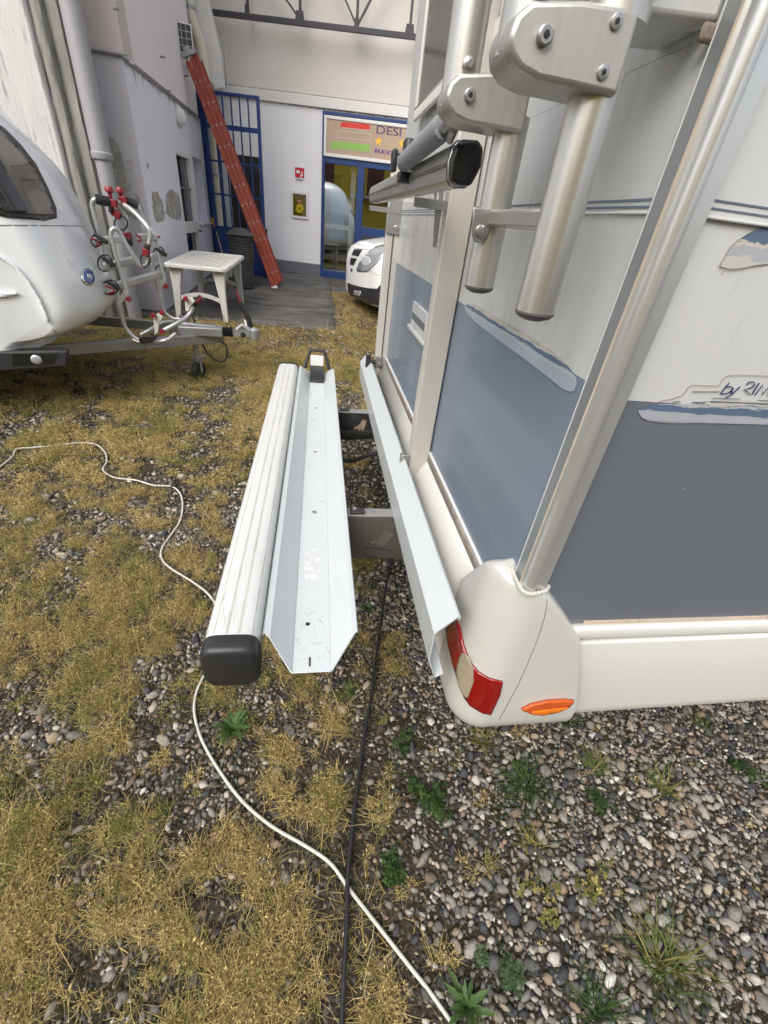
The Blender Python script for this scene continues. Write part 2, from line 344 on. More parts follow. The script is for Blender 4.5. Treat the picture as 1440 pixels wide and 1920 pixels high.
_tmpfont = None
def textmesh(body, shear=0.0):
    cu = bpy.data.curves.new('txt', 'FONT'); cu.body = body; cu.size = 1.0; cu.shear = shear; cu.extrude = 0.0; cu.resolution_u = 3
    ob = bpy.data.objects.new('txt', cu); C.objects.link(ob); bpy.context.view_layer.update()
    dg = bpy.context.evaluated_depsgraph_get()
    me = bpy.data.meshes.new_from_object(ob.evaluated_get(dg))
    v = np.array([tuple(x.co) for x in me.vertices]); f = [tuple(p.vertices) for p in me.polygons]
    bpy.data.objects.remove(ob); bpy.data.curves.remove(cu); bpy.data.meshes.remove(me)
    return v, f
def bvh_of(obs):
    dg = bpy.context.evaluated_depsgraph_get(); vs = []; fs = []
    bpy.context.view_layer.update()
    for o in obs:
        e = o.evaluated_get(dg); me = e.to_mesh(); k = len(vs); mw = o.matrix_world
        vs += [mw @ v.co for v in me.vertices]; fs += [tuple(i + k for i in p.vertices) for p in me.polygons]; e.to_mesh_clear()
    return BVHTree.FromPolygons(vs, fs)
def on_surface(name, poly, bvh, mat, parent, off=.003, step=6, solid=.002):
    """lay a thin shaped piece (lens, badge, pane) on a curved surface"""
    P = [Vector(p) for p in poly]; n = len(P)
    xs = [p.x for p in P]; ys = [p.y for p in P]
    dense = []
    for i in range(n):
        a, b = P[i], P[(i + 1) % n]; k = max(1, int((b - a).length / step))
        dense += [a.lerp(b, j / k) for j in range(k)]
    nb = len(dense); pts = list(dense)
    x = min(xs)
    while x < max(xs):
        y = min(ys)
        while y < max(ys):
            pts.append(Vector((x + .3, y + .2))); y += step
        x += step
    vs2, ed, fs, *_ = geometry.delaunay_2d_cdt(pts, [(i, (i + 1) % nb) for i in range(nb)], [], 1, 1e-4)
    vs = []; ok = []
    for v in vs2:
        d = Vector(ray(v.x, v.y)).normalized(); h = bvh.ray_cast(Vector(O3), d)
        if h[0] is None: vs.append((0, 0, 0)); ok.append(False); continue
        nn = h[1]
        if nn.dot(d) > 0: nn = -nn
        vs.append(tuple(h[0] + nn * off)); ok.append(True)
    mb = MB(); mb.add(vs, [f for f in fs if all(ok[i] for i in f)])
    return mb.build(name, mat, parent, ang=60, solid=solid, soff=0)

# ------------------------------------------------------------------ the ground
def groundmat():
    m = bpy.data.materials.new('yard_soil'); m.use_nodes = True; nt = m.node_tree; N = nt.nodes; L = nt.links
    b = N['Principled BSDF']; b.inputs['Roughness'].default_value = .95; b.inputs['Specular IOR Level'].default_value = .2
    tc = N.new('ShaderNodeTexCoord')
    def noise(s, d=6, r=.6):
        n = N.new('ShaderNodeTexNoise'); n.inputs['Scale'].default_value = s; n.inputs['Detail'].default_value = d; n.inputs['Roughness'].default_value = r
        L.new(tc.outputs['Object'], n.inputs['Vector']); return n.outputs['Fac']
    def ramp(src, a, b_, lo=0., hi=1.):
        r = N.new('ShaderNodeMapRange'); r.inputs['From Min'].default_value = a; r.inputs['From Max'].default_value = b_
        r.inputs['To Min'].default_value = lo; r.inputs['To Max'].default_value = hi; L.new(src, r.inputs['Value']); return r.outputs[0]
    def mix(f, a, c):
        x = N.new('ShaderNodeMix'); x.data_type = 'RGBA'
        L.new(f, x.inputs['Factor'])
        for k, q in (('A', a), ('B', c)):
            if isinstance(q, tuple): x.inputs[k].default_value = (*q, 1)
            else: L.new(q, x.inputs[k])
        return x.outputs['Result']
    vo = N.new('ShaderNodeTexVoronoi'); vo.inputs['Scale'].default_value = 95; L.new(tc.outputs['Object'], vo.inputs['Vector'])
    vc = N.new('ShaderNodeSeparateColor'); L.new(vo.outputs['Color'], vc.inputs[0])
    soil = mix(ramp(noise(14), .35, .65), (.022, .017, .011), (.070, .055, .038))
    moss = mix(ramp(noise(3.1, 8), .5, .64), soil, (.034, .036, .010))
    peb = mix(ramp(vc.outputs[0], 0., 1.), (.028, .025, .02), (.115, .105, .088))
    pm = ramp(vc.outputs[1], .62, .72)
    near = mix(pm, moss, peb)
    st = N.new('ShaderNodeTexNoise'); st.inputs['Scale'].default_value = 60; st.inputs['Detail'].default_value = 6
    mp = N.new('ShaderNodeMapping'); mp.inputs['Scale'].default_value = (1, .5, 1); L.new(tc.outputs['Object'], mp.inputs['Vector']); L.new(mp.outputs[0], st.inputs['Vector'])
    straw = mix(ramp(st.outputs['Fac'], .35, .65), (.11, .085, .028), (.26, .19, .07))
    sp = N.new('ShaderNodeSeparateXYZ'); L.new(tc.outputs['Object'], sp.inputs[0])
    far = ramp(sp.outputs['Y'], 3.5, 6.0)
    pn = N.new('ShaderNodeMath'); pn.operation = 'MULTIPLY'; L.new(far, pn.inputs[0]); L.new(ramp(noise(1.3, 6), .36, .5), pn.inputs[1])
    col = mix(pn.outputs[0], near, straw)
    L.new(col, b.inputs['Base Color'])
    bp = N.new('ShaderNodeBump'); bp.inputs['Strength'].default_value = .7; bp.inputs['Distance'].default_value = .02
    ad = N.new('ShaderNodeMath'); ad.operation = 'MULTIPLY_ADD'; ad.inputs[1].default_value = -.6; L.new(vo.outputs['Distance'], ad.inputs[0]); L.new(noise(30), ad.inputs[2])
    L.new(ad.outputs[0], bp.inputs['Height']); L.new(bp.outputs[0], b.inputs['Normal'])
    return m
xs = np.concatenate([np.linspace(-60, -6, 12), np.linspace(-5, 5, 21), np.linspace(6, 60, 12)])
ys = np.concatenate([np.linspace(-60, -3, 12), np.linspace(-2, 14, 49), np.linspace(15, 60, 10)])
g = MB(); g.grid([[(x, y, float(gz(x, y))) for y in ys] for x in xs])
ground = g.build('ground', groundmat(), ang=80)
ground.location = (0, 0, 0)
tag(ground, kind='structure')

# concrete apron in front of the workshop
ap = MB()
A = [ong(438, 612), ong(480, 612), ong(540, 615), ong(626, 620)]
px0 = -2.6
poly = []
rows = []
yy = np.linspace(0, 1, 14)
for t in yy:
    row = []
    for x in np.linspace(-2.6, .27, 16):
        y0 = 6.93 + .05 * math.sin(x * 3.1) + .03 * math.sin(x * 11)
        y = y0 + (12.6 - y0) * t
        xx = x + (.02 * math.sin(y * 7) if x > .2 else 0)
        row.append((xx, y, float(gz(xx, y)) + .006))
    rows.append(row)
ap.grid(rows)
rows = []
for x in np.linspace(.27, 7, 8):
    rows.append([(x, y, float(gz(x, y)) + .006) for y in np.linspace(9.9 + .02 * math.sin(x * 9), 12.6, 7)])
ap.grid(rows)
apron = ap.build('concrete_apron', MT['concrete'], ang=80, solid=.03, soff=-1); tag(apron, kind='structure')
jn = MB()
for y in (9.35,):
    jn.grid([[(x, y - .006, float(gz(x, y)) + .0105), (x, y + .006, float(gz(x, y)) + .0105)] for x in np.linspace(-2.2, 3.0, 12)])
tag(jn.build('expansion_joint', M('pale_joint_mortar', (.26, .25, .23), .9, var=.2, vs=12), None), kind='structure')

# ------------------------------------------------------------------ workshop building (wall skewed 11 degrees)
KW = -0.2; NW = math.sqrt(1 + KW * KW)
def WM(y0):
    e = Vector((1, KW, 0)) / NW; n = Vector((-KW, 1, 0)) / NW
    m = Matrix.Identity(4)
    for r in range(3): m[r][0] = e[r]; m[r][1] = n[r]
    m[1][3] = y0
    return m
def wl(px, py, y0=11.5):
    d = ray(px, py); t = y0 / (d[1] - KW * d[0]); P = O3 + t * d
    return P[0] * NW, P[2]
YW = 11.5
def wmb(y0=YW): b = MB(); b.m = WM(y0); return b
ZG = .30
s0 = wl(603, 360)[0]; s1 = s0 + 2.35; zt = wl(603, 207)[1]
zb1, zb2 = wl(402, 178)[1], wl(400, 157)[1]
shop = thing('workshop_building', 'pale plaster workshop with blue framed glass entrance and grey plinth', 'building', (0, 11.6, ZG))
b = wmb(); b.box((-3.4, 0, -.2), (s0, .3, zb1)); b.box((s1, 0, -.2), (9, .3, zb1)); b.box((s0, 0, zt), (s1, .3, zb1)); b.build('lower_wall', MT['wall_far_low'], shop, smooth=False)
b = wmb(); b.box((-3.4, .0, zb1 + .001), (9, .3, 8)); b.build('upper_wall', MT['wall_far'], shop, smooth=False)
b = wmb(); b.box((-3.2, -.05, zb1), (9, -.002, zb2)); b.build('beam', MT['beam'], shop, bevel=.008)
b = wmb(); b.box((-3.2, -.010, zb2 + .001), (9, -.002, zb2 + .02)); b.build('dark_joint', MT['stain'], shop)
zp = wl(560, 491)[1]
b = wmb(); b.box((-1.25, -.012, 0), (s0 - .002, -.002, zp)); b.box((s1 + .002, -.012, 0), (9, -.002, zp)); b.build('plinth', MT['plinth'], shop)
# chipped plaster along the underside of the beam
b = wmb(); r2 = random.Random(3); P0 = []
for s in np.arange(s0 - .7, 2.2, .018):
    P0.append([(s, -.012, zb1 - .0005), (s, -.012, zb1 - .004 - .035 * max(0, r2.gauss(.1, .4)) * (1 if s > s0 - .4 else .4))])
b.grid(P0); b.build('chipped_edge', MT['stain'], shop, smooth=False)
# conduit and box at the upper left of the wall
b = wmb(); (sa, za), (sb, zb_) = wl(414, 80), wl(418, 155)
b.box((sa - .012, -.03, zb2), (sa + .012, -.003, wl(414, 75)[1])); b.box((sa + .07, -.03, zb2), (sa + .085, -.003, wl(414, 90)[1])); b.box((sa - .18, -.03, wl(414, 78)[1]), (sa - .012, -.003, wl(414, 74)[1]))
b.build('conduit', MT['white_frame'], shop)
# roof truss of the canopy
tr = thing('roof_truss', 'dark painted steel roof truss crossing the upper workshop wall', 'truss', (0, 11.2, 4.2))
YT = 11.2
zc = .5 * (wl(383, 22, YT)[1] + wl(770, 68, YT)[1]); sa = wl(383, 22, YT)[0] - .1; sb = sa + 8
b = wmb(YT); b.box((sa, -.035, zc - .035), (sb, .035, zc + .035)); b.build('bottom_chord', MT['truss'], tr)
b = wmb(YT); b.box((sa, -.035, zc + 1.1), (sb, .035, zc + 1.17)); b.build('top_chord', MT['truss'], tr)
js = [wl(x, y, YT)[0] for x, y in ((465, 25), (563, 38), (669, 50), (768, 62))]
for i, sj in enumerate(js + [js[-1] + 1, js[-1] + 2, js[-1] + 3]):
    b = wmb(YT); b.box((sj - .022, -.02, zc + .036), (sj + .022, .02, zc + 1.099)); b.build('vertical_strut', MT['truss'], tr)
    b = wmb(YT); w = .05 if i % 2 == 0 else .09
    b.prism([(sj - w, -.045, zc - .036), (sj + w, -.045, zc - .036), (sj + w * .7, -.045, zc + .14), (sj - w * .7, -.045, zc + .14)], (0, .009, 0)); b.build('gusset_plate', MT['truss'], tr)
for a, c in ((js[1], js[0] - .25), (js[2], js[1] + .25), (js[2], js[3] - .25), (js[3] + 1, js[3] + .2), (js[3] + 1, js[3] + 1.8)):
    b = wmb(YT); b.bar((a, .0, zc + .04), (c, .0, zc + 1.1), .03, .045, (0, 1, 0)); b.build('diagonal_strut', MT['truss'], tr)
tag(wmb().add([(-3.4, -.35, 7.6), (9, -.35, 7.6), (9, .3, 8.01), (-3.4, .3, 8.01), (-3.4, -.35, 7.68), (9, -.35, 7.68), (9, .3, 8.09), (-3.4, .3, 8.09)], [(3,2,1,0),(4,5,6,7),(0,1,5,4),(1,2,6,5),(2,3,7,6),(3,0,4,7)]).build('eaves', MT['galv'], shop), None)

# entrance: blue frame, sign, panes
ent = thing('shop_entrance', 'blue framed glass shop entrance reflecting the yellow house opposite', 'entrance', (.8, 11.4, ZG))
fr = .055
zs = wl(605, 293)[1]                                         # under the sign
sm0, sm1 = wl(667, 400)[0], wl(679, 400)[0]
zl0 = wl(660, 512)[1]
b = wmb(); b.box((s0, -.03, .2), (s0 + fr, .08, zt)); b.build('frame_post', MT['blue'], ent, bevel=.004)
b = wmb(); b.box((s1 - fr, -.03, .2), (s1, .08, zt)); b.build('frame_post', MT['blue'], ent, bevel=.004)
b = wmb(); b.box((s0 + fr, -.028, zt - .05), (s1 - fr, .078, zt)); b.build('frame_head', MT['blue'], ent, bevel=.004)
b = wmb(); b.box((s0 + fr, -.028, zs - .10), (s1 - fr, .078, zs)); b.build('transom', MT['blue'], ent, bevel=.004)
b = wmb(); b.box((sm0, -.029, .2), (sm1, .079, zs - .101)); b.build('mullion', MT['blue'], ent, bevel=.004)
b = wmb(); b.box((s0 + fr, -.027, .2), (sm0, .077, zl0)); b.build('bottom_rail', MT['blue'], ent)
zdl = wl(700, 428)[1]
b = wmb(); b.box((sm1, -.022, .2), (s1 - fr, .07, zdl)); b.build('lower_panel', MT['blue'], ent, bevel=.004)
b = wmb(); b.box((sm1 + .03, -.03, .42), (s1 - fr - .3, -.0225, zdl - .15)); b.build('lower_panel_recess', MT['room_dark'], ent)
b = wmb(); b.box((s0 + fr, .02, zl0), (sm0, .03, zs - .101)); b.build('pane', MT['glass'], ent, smooth=False)
b = wmb(); b.box((sm1, .02, zdl), (s1 - fr, .03, zs - .101)); b.build('pane', MT['glass'], ent, smooth=False)
# inside the shop
room = thing('shop_interior', 'dim shop interior seen through the entrance glass', 'interior', (1, 13, ZG))
b = wmb(); b.box((s0 - 1.0, 3.6, .2), (s1 + 1.5, 3.7, 3.4)); b.box((s0 - 1.1, .31, .2), (s0 - 1.0, 3.7, 3.4)); b.box((s1 + 1.5, .31, .2), (s1 + 1.6, 3.7, 3.4)); b.build('wall', MT['room'], room)
b = wmb(); b.box((s0 - 1.1, .31, 3.4), (s1 + 1.6, 3.7, 3.5)); b.build('ceiling', MT['room'], room)
b = wmb(); b.box((s0 - 1.1, .31, .22), (s1 + 1.6, 3.6, .31)); b.build('floor', MT['room'], room)
b = wmb(); b.box((wl(655, 400)[0] - .02, .12, .31), (wl(655, 400)[0] + .09, .22, 2.5)); b.build('white_post', MT['white_frame'], room)
b = wmb(); b.box((s0 + .06, .12, wl(640, 427)[1] - .04), (sm0, .2, wl(640, 427)[1] + .05)); b.build('white_rail', MT['white_frame'], room)
b = wmb(); b.box((s0 + .1, .5, 1.05), (s0 + .42, .54, 1.95)); b.build('blue_board', MT['sky_blue'], room)
b = wmb(); b.box((s0 + .15, .5, .36), (s0 + .6, 1.0, .85)); b.tube([(s0 + .3, .6, .85), (s0 + .3, .58, 1.15)], .012, 8); b.tube([(s0 + .3 + .06 * math.cos(a), .58, 1.2 + .06 * math.sin(a)) for a in np.linspace(0, 6.0, 14)], .01, 6, closed=False); b.build('dark_trolley', MT['room_dark'], room)

# the sign over the entrance
sg = thing('shop_sign', 'brown printed shop sign with red and green blocks, stars and lettering', 'sign', (1, 11.3, zs))
gs0, gz1 = wl(609, 216); gz0 = zs + .01; gs1 = s1 - .08
b = wmb(); f2 = .05
b.box((gs0, -.06, gz0), (gs0 + f2, -.031, gz1)); b.box((gs1 - f2, -.06, gz0), (gs1, -.031, gz1)); b.box((gs0 + f2, -.06, gz1 - f2), (gs1 - f2, -.031, gz1)); b.box((gs0 + f2, -.06, gz0), (gs1 - f2, -.031, gz0 + f2)); b.build('sign_frame', MT['white_frame'], sg, bevel=.004)
b = wmb(); b.box((gs0 + f2, -.045, gz0 + f2), (gs1 - f2, -.032, gz1 - f2)); b.build('sign_panel', MT['sign_bg'], sg, smooth=False)
def signpoly(name, pxs, mat, d=-.0475):
    b = wmb(); b.prism([(wl(x, y)[0], d, wl(x, y)[1]) for x, y in pxs], (0, .002, 0)); return b.build(name, MT[mat], sg, smooth=False)
def zq(x, y): return (600 + x / 6.0, 200 + y / 6.0)
signpoly('red_block', [zq(250, 175), zq(563, 205), zq(563, 272), zq(230, 240)], 'sign_red')
signpoly('green_block', [zq(150, 388), zq(560, 430), zq(560, 510), zq(112, 472)], 'sign_green')
for a, c in (((205, 275), (570, 312)), ((570, 312), (570, 388)), ((570, 388), (175, 345)), ((175, 345), (205, 275)), ((250, 240), (565, 272))):
    b = wmb(); p, q = zq(*a), zq(*c); b.bar((wl(*p)[0], -.047, wl(*p)[1]), (wl(*q)[0], -.047, wl(*q)[1]), .003, .008, (0, 0, 1)); b.build('outline_stroke', MT['sign_pale'], sg, smooth=False)
def signtext(name, body, pl, pr, pbase, ptop, mat, bold=0):
    v, f = textmesh(body); v = v - [v[:, 0].min(), v[:, 1].min(), 0]
    w, h = v[:, 0].max(), v[:, 1].max()
    sA, zA = wl(*pl); sB, zB = wl(*pr); zT = wl(*ptop)[1]; zBs = wl(*pbase)[1]
    b = wmb(); b.add([(sA + x / w * (sB - sA), -.0475, zBs + y / h * (zT - zBs)) for x, y, _ in v], f)
    if bold:
        b.add([(sA + bold + x / w * (sB - sA), -.0477, zBs + y / h * (zT - zBs)) for x, y, _ in v], f); b.add([(sA - bold + x / w * (sB - sA), -.0479, zBs + y / h * (zT - zBs)) for x, y, _ in v], f)
    return b.build(name, MT[mat], sg, smooth=False, solid=.001)
signtext('lettering', 'DESI', zq(638, 310), zq(910, 335), zq(660, 310), zq(660, 215), 'sign_text', .004)
signtext('lettering', 'RECEP', zq(622, 525), zq(960, 560), zq(650, 528), zq(650, 480), 'sign_purple', .006)
for cx_, cy_ in ((660, 395), (925, 422)):
    sc, zc2 = wl(*zq(cx_, cy_)); R1 = .085
    b = wmb(); pts = []
    for k in range(10):
        a = math.pi / 2 + k * math.pi / 5; r = R1 if k % 2 == 0 else R1 * .45
        pts.append((sc + r * math.cos(a), -.048, zc2 + r * math.sin(a)))
    b.prism(pts, (0, .0025, 0)); b.build('star', MT['star'], sg, smooth=False)

# fire hose box and fire sign
def wall_rect(b, a, c, d0, d1):
    (sa, za), (sb, zb_) = wl(*a), wl(*c); b.box((sa, d0, zb_), (sb, d1, za)); return sa, za, sb, zb_
hb = thing('fire_hose_cabinet', 'white framed fire hose cabinet with yellow hose behind dark glass', 'cabinet', (wl(562, 411)[0], 11.5, wl(562, 411)[1]))
sa, za = wl(547, 359); sb, zb_ = wl(577, 410)
b = wmb()
for q in ((sa - .02, za - .03, sb + .02, za + .015), (sa - .02, zb_ - .015, sb + .02, zb_ + .03), (sa - .02, zb_ + .03, sa + .03, za - .03), (sb - .03, zb_ + .03, sb + .02, za - .03)): b.box((q[0], -.03, q[1]), (q[2], -.002, q[3]))
b.build('frame', MT['white_frame'], hb)
b = wmb(); b.box((sa + .03, -.006, zb_ + .03), (sb - .03, -.002, za - .03)); b.build('back_plate', MT['olive'], hb)
sc = (sa + sb) / 2; zc2 = zb_ + .16
b = wmb(); b.tube([(sc + .095 * math.cos(a), -.0135, zc2 + .10 * math.sin(a)) for a in np.linspace(0, 2 * math.pi, 20, endpoint=False)], .007, 6, closed=True)
b.tube([(sc + .05 * math.cos(a), -.0135, zc2 + .055 * math.sin(a)) for a in np.linspace(0, 2 * math.pi, 16, endpoint=False)], .030, 6, closed=True); b.tube([(sc, -.0135, zc2 + .085), (sc, -.0135, za - .1)], .007, 6); b.build('hose', MT['yellow'], hb)
b = wmb(); b.box((sc - .06, -.012, za - .20), (sc + .05, -.0065, za - .12)); b.build('red_label', MT['fire_red'], hb)
b = wmb(); b.box((sc - .045, -.014, za - .165), (sc + .035, -.0125, za - .14)); b.build('label_print', MT['white_plain'], hb)
b = wmb(); b.box((sa + .03, -.024, zb_ + .03), (sb - .03, -.021, za - .03)); b.build('glass_front', glassmat('cabinet_glass', .06, (.85, .84, .7)), hb, smooth=False)
fs = thing('fire_sign', 'small red and white fire hose sign on the wall above the cabinet', 'sign', (wl(562, 341)[0], 11.45, wl(562, 341)[1]))
sa, za = wl(553, 313); sb, zb_ = wl(571, 341)
b = wmb(); b.box((sa, -.008, zb_), (sb, -.002, za)); b.build('sign_plate', MT['white_plain'], fs)
b = wmb(); b.box((sa + .004, -.010, zb_ + .055), (sb - .004, -.0081, za - .004)); b.build('red_field', MT['fire_red'], fs)
w_ = sb - sa; h_ = za - zb_
b = wmb(); b.box((sa + .03, -.0115, zb_ + .13), (sa + w_ * .5, -.0101, za - .05)); b.tube([(sa + w_ * .7, -.011, za - .06), (sa + w_ * .78, -.011, za - .11), (sa + w_ * .62, -.011, za - .15), (sa + w_ * .76, -.011, za - .2)], .012, 6); b.box((sa + w_ * .55, -.0115, zb_ + .09), (sa + w_ * .85, -.0101, zb_ + .11)); b.build('pictogram', MT['white_plain'], fs)
b = wmb()
for k in range(7): b.box((sa + .02 + k * .023, -.0095, zb_ + .012), (sa + .038 + k * .023, -.0081, zb_ + .034))
b.build('small_print', MT['room_dark'], fs)

# ------------------------------------------------------------------ blue barred gate standing in front of the wall
YG = 10.35
gt = thing('blue_gate', 'tall blue barred steel gate with solid lower panel behind the ladder', 'gate', (-1.5, 10.6, .25))
gs1_, gzt = wl(482, 180, YG); gs0_ = gs1_ - 1.0; gzb = float(gz(-1.5, YG)) + .03
gs1_ = wl(497, 420, YG)[0]
zpan = wl(450, 428, YG)[1]; fw = .055
for name, q in (('stile', (gs0_, gzb, gs0_ + fw, gzt)), ('stile', (gs1_ - fw, gzb, gs1_, gzt)), ('top_rail', (gs0_ + fw, gzt - .045, gs1_ - fw, gzt))):
    b = wmb(YG); b.box((q[0], -.025, q[1]), (q[2], .025, q[3])); b.build(name, MT['blue'], gt, bevel=.004)
b = wmb(YG); b.box((gs0_ + fw, -.012, gzb + .01), (gs1_ - fw, .012, zpan)); b.build('lower_panel', MT['blue'], gt)
for py in (242, 307, 369):
    z = wl(450, py, YG)[1]; b = wmb(YG); h = .035 if py == 242 else .015
    b.box((gs0_ + fw, -.02, z - h), (gs1_ - fw, .02, z + h)); b.build('cross_rail', MT['blue'], gt)
for k in range(1, 6):
    s = gs0_ + fw + (gs1_ - gs0_ - 2 * fw) * k / 6; b = wmb(YG); b.box((s - .012, -.010, zpan), (s + .012, .010, gzt - .045)); b.build('bar', MT['blue'], gt)
b = wmb(YG); zz = wl(500, 435, YG)[1]; b.box((gs1_ - .02, -.05, zz - .07), (gs1_ + .05, -.027, zz + .05)); b.tube([(gs1_ + .06, -.07, zz + .03), (gs1_ - .03, -.07, zz + .05)], .014, 8); b.build('latch', MT['black'], gt)
# blue sheet door and lintel in the corner behind the gate
b = wmb(); b.box((-2.75, -.04, .2), (wl(402, 150)[0], -.004, wl(398, 100)[1] + .5)); tag(b.build('steel_door', MT['blue'], None), 'plain dark blue steel door in the corner behind the barred gate', 'door')
b = wmb(); b.box((-1.95, -.02, .75), (-1.3, -.008, 2.35)); b.build('dark_window', MT['cv_glass'], shop)

# ------------------------------------------------------------------ old house on the left
XH = -2.25; Y0 = 7.25; Y1 = 11.1; ZL = 2.74
house = thing('old_house', 'old lilac grey plaster house with peeling render and stained upper wall', 'building', (XH, 9, .1))
dy0, dy1, dz = 8.95, 9.95, 2.12
wy0, wy1, wz0 = 10.12, 10.86, 1.15
b = MB()
for y0, y1, z0, z1 in ((Y0 + .004, dy0, -.2, ZL), (dy0, dy1, dz, ZL), (dy1, wy0, -.2, ZL), (wy0, wy1, dz, ZL), (wy0, wy1, -.2, wz0), (wy1, Y1, -.2, ZL)): b.box((XH - .3, y0, z0), (XH, y1, z1))
b.build('lower_side_wall', MT['wall_side'], house, smooth=False)
b = MB(); b.box((XH - .3, Y0 + .004, ZL + .001), (XH + .025, Y1 - .25, 8)); b.build('upper_side_wall', MT['wall_side_up'], house, smooth=False)
zf = ony(215, 100, Y0)[2]
b = MB(); b.box((-6, Y0, -.2), (XH - .001, Y0 + .3, zf)); b.build('lower_front_wall', MT['wall_face_low'], house, smooth=False)
b = MB(); b.box((-6, Y0 - .01, zf + .001), (XH + .026, Y0 + .3, 8)); b.build('upper_front_wall', MT['wall_face'], house, smooth=False)
b = MB(); b.tube([(-3.4, Y0 - .03, zf), (XH, Y0 - .03, zf - .0), (XH + .05, Y0 + .05, zf - .03)], .018, 8); b.build('thin_pipe', MT['pipe_grey'], house)
# hidden body so that light does not leak through
b = MB(); b.box((-6, Y0 + .31, -.2), (XH - .8, Y1, 7.9)); b.build('light_blocker', MT['room'], house, smooth=False)
# drip stains below the ledge
b = MB(); r2 = random.Random(5); P0 = []
for y in np.arange(Y0 + .03, Y1 - .02, .012):
    h = .012 + abs(r2.gauss(0, .03)) * (.6 + 1.2 * (y - Y0) / 4) + (.14 * r2.random() if r2.random() < .06 else 0)
    P0.append([(XH + .0025, y, ZL - .0005), (XH + .0025, y, ZL - h)])
b.grid(P0); b.build('drip_stain', MT['stain'], house, smooth=False)
b = MB(); b.box((XH + .0255, Y0 + .3, ZL + .001), (XH + .032, Y1 - .26, ZL + .02)); b.build('ledge_edge', MT['stain'], house)
def patch(name, pxs, plane, mat, parent, jag=.012, seed=1, off=.004):
    """broken-away patch of plaster with a ragged edge on one wall plane"""
    r_ = random.Random(seed); P = [Vector(plane(*p)) for p in pxs]; out = []
    for i in range(len(P)):
        a, c = P[i], P[(i + 1) % len(P)]; k = max(2, int((c - a).length / .03))
        for j in range(k):
            q = a.lerp(c, j / k) + Vector((0, r_.gauss(0, jag), r_.gauss(0, jag))) if plane is ph_side else a.lerp(c, j / k) + Vector((r_.gauss(0, jag), 0, r_.gauss(0, jag)))
            out.append(q)
    n = Vector((off, 0, 0)) if plane is ph_side else Vector((0, -off, 0))
    b = MB(); b.prism([tuple(q) for q in out], n); return b.build(name, mat, parent, smooth=False)
def ph_side(px, py): return onx(px, py, XH)
def ph_front(px, py): return ony(px, py, Y0)
def z1q(x, y): return (x / 3.6, y / 3.6)
patch('bare_render', [z1q(1025, 1300), z1q(1055, 1290), z1q(1100, 1370), z1q(1110, 1480), z1q(1060, 1500), z1q(1035, 1450)], ph_side, MT['render_bare'], house, seed=1)
patch('bare_render', [z1q(1120, 1300), z1q(1150, 1275), z1q(1200, 1310), z1q(1225, 1400), z1q(1220, 1480), z1q(1160, 1480), z1q(1115, 1440)], ph_side, MT['render_bare'], house, seed=2)
patch('bare_render', [z1q(985, 1095), z1q(1005, 1110), z1q(1000, 1140), z1q(990, 1130)], ph_side, MT['render_bare'], house, .004, seed=3)
patch('bare_render', [z1q(715, 920), z1q(750, 930), z1q(805, 975), z1q(800, 1000), z1q(830, 1060), z1q(850, 1150), z1q(870, 1290), z1q(930, 1320), z1q(960, 1400), z1q(985, 1450), z1q(900, 1480), z1q(780, 1420), z1q(760, 1200), z1q(735, 1060)], ph_front, MT['render_bare'], house, seed=4)
patch('bare_render', [z1q(850, 1075), z1q(890, 1080), z1q(910, 1120), z1q(880, 1160), z1q(855, 1130)], ph_front, MT['render_bare'], house, .006, seed=6)
patch('bare_render', [z1q(870, 1205), z1q(888, 1210), z1q(885, 1260), z1q(872, 1255)], ph_front, MT['render_bare'], house, .004, seed=8)
b = MB()
for p in (z1q(765, 58), z1q(825, 368), z1q(1082, 384), z1q(1120, 612)):
    q = onx(*p, XH + .026); b.tube([tuple(q), (q[0] + .07, q[1] - .02, q[2])], .012, 6)
b.build('wall_hook', MT['galv'], house)
# white glazed door
hd = thing('white_door', 'white framed glazed door in the side of the old house', 'door', (XH - .1, 9.45, .18))
xd = XH - .06; fz = .07
for y0, y1, z0, z1 in ((dy0, dy0 + fz, .05, dz), (dy1 - fz, dy1, .05, dz), (dy0 + fz, dy1 - fz, dz - fz, dz), (dy0 + fz, dy1 - fz, .05, .55), (dy0 + fz, dy1 - fz, 1.0, 1.16)):
    b = MB(); b.box((xd - .05, y0, z0), (xd + .065, y1, z1)); b.build('frame_member', MT['white_frame'], hd, bevel=.004)
b = MB(); b.box((xd - .01, dy0 + fz, .55), (xd, dy1 - fz, 1.0)); b.build('pane', MT['glass_dark'], hd, smooth=False)
b = MB(); b.box((xd - .01, dy0 + fz, 1.16), (xd, dy1 - fz, dz - fz)); b.build('pane', MT['glass_dark'], hd, smooth=False)
b = MB(); b.box((xd + .001, 9.44, 1.16), (xd + .03, 9.465, dz - fz)); b.box((xd + .001, dy0 + fz, 1.62), (xd + .029, dy1 - fz, 1.645)); b.build('glazing_bar', MT['plinth'], hd)
b = MB(); b.box((XH - .29, dy0, -.1), (XH - .25, dy1, dz)); b.build('dark_room', MT['room'], hd)
b = MB(); b.tube([(xd + .065, dy1 - .035, 1.02), (xd + .12, dy1 - .035, 1.02), (xd + .12, dy1 - .13, 1.01)], .011, 8); b.build('handle', MT['black'], hd)
b = MB(); b.box((XH - .26, wy0, wz0), (XH - .2, wy1, dz)); b.build('window_back', MT['wall_side'], house)
b = MB(); b.box((XH - .2, wy0 - .03, wz0 - .04), (XH + .06, wy1 + .03, wz0 - .001)); b.build('window_sill', MT['beam'], house)
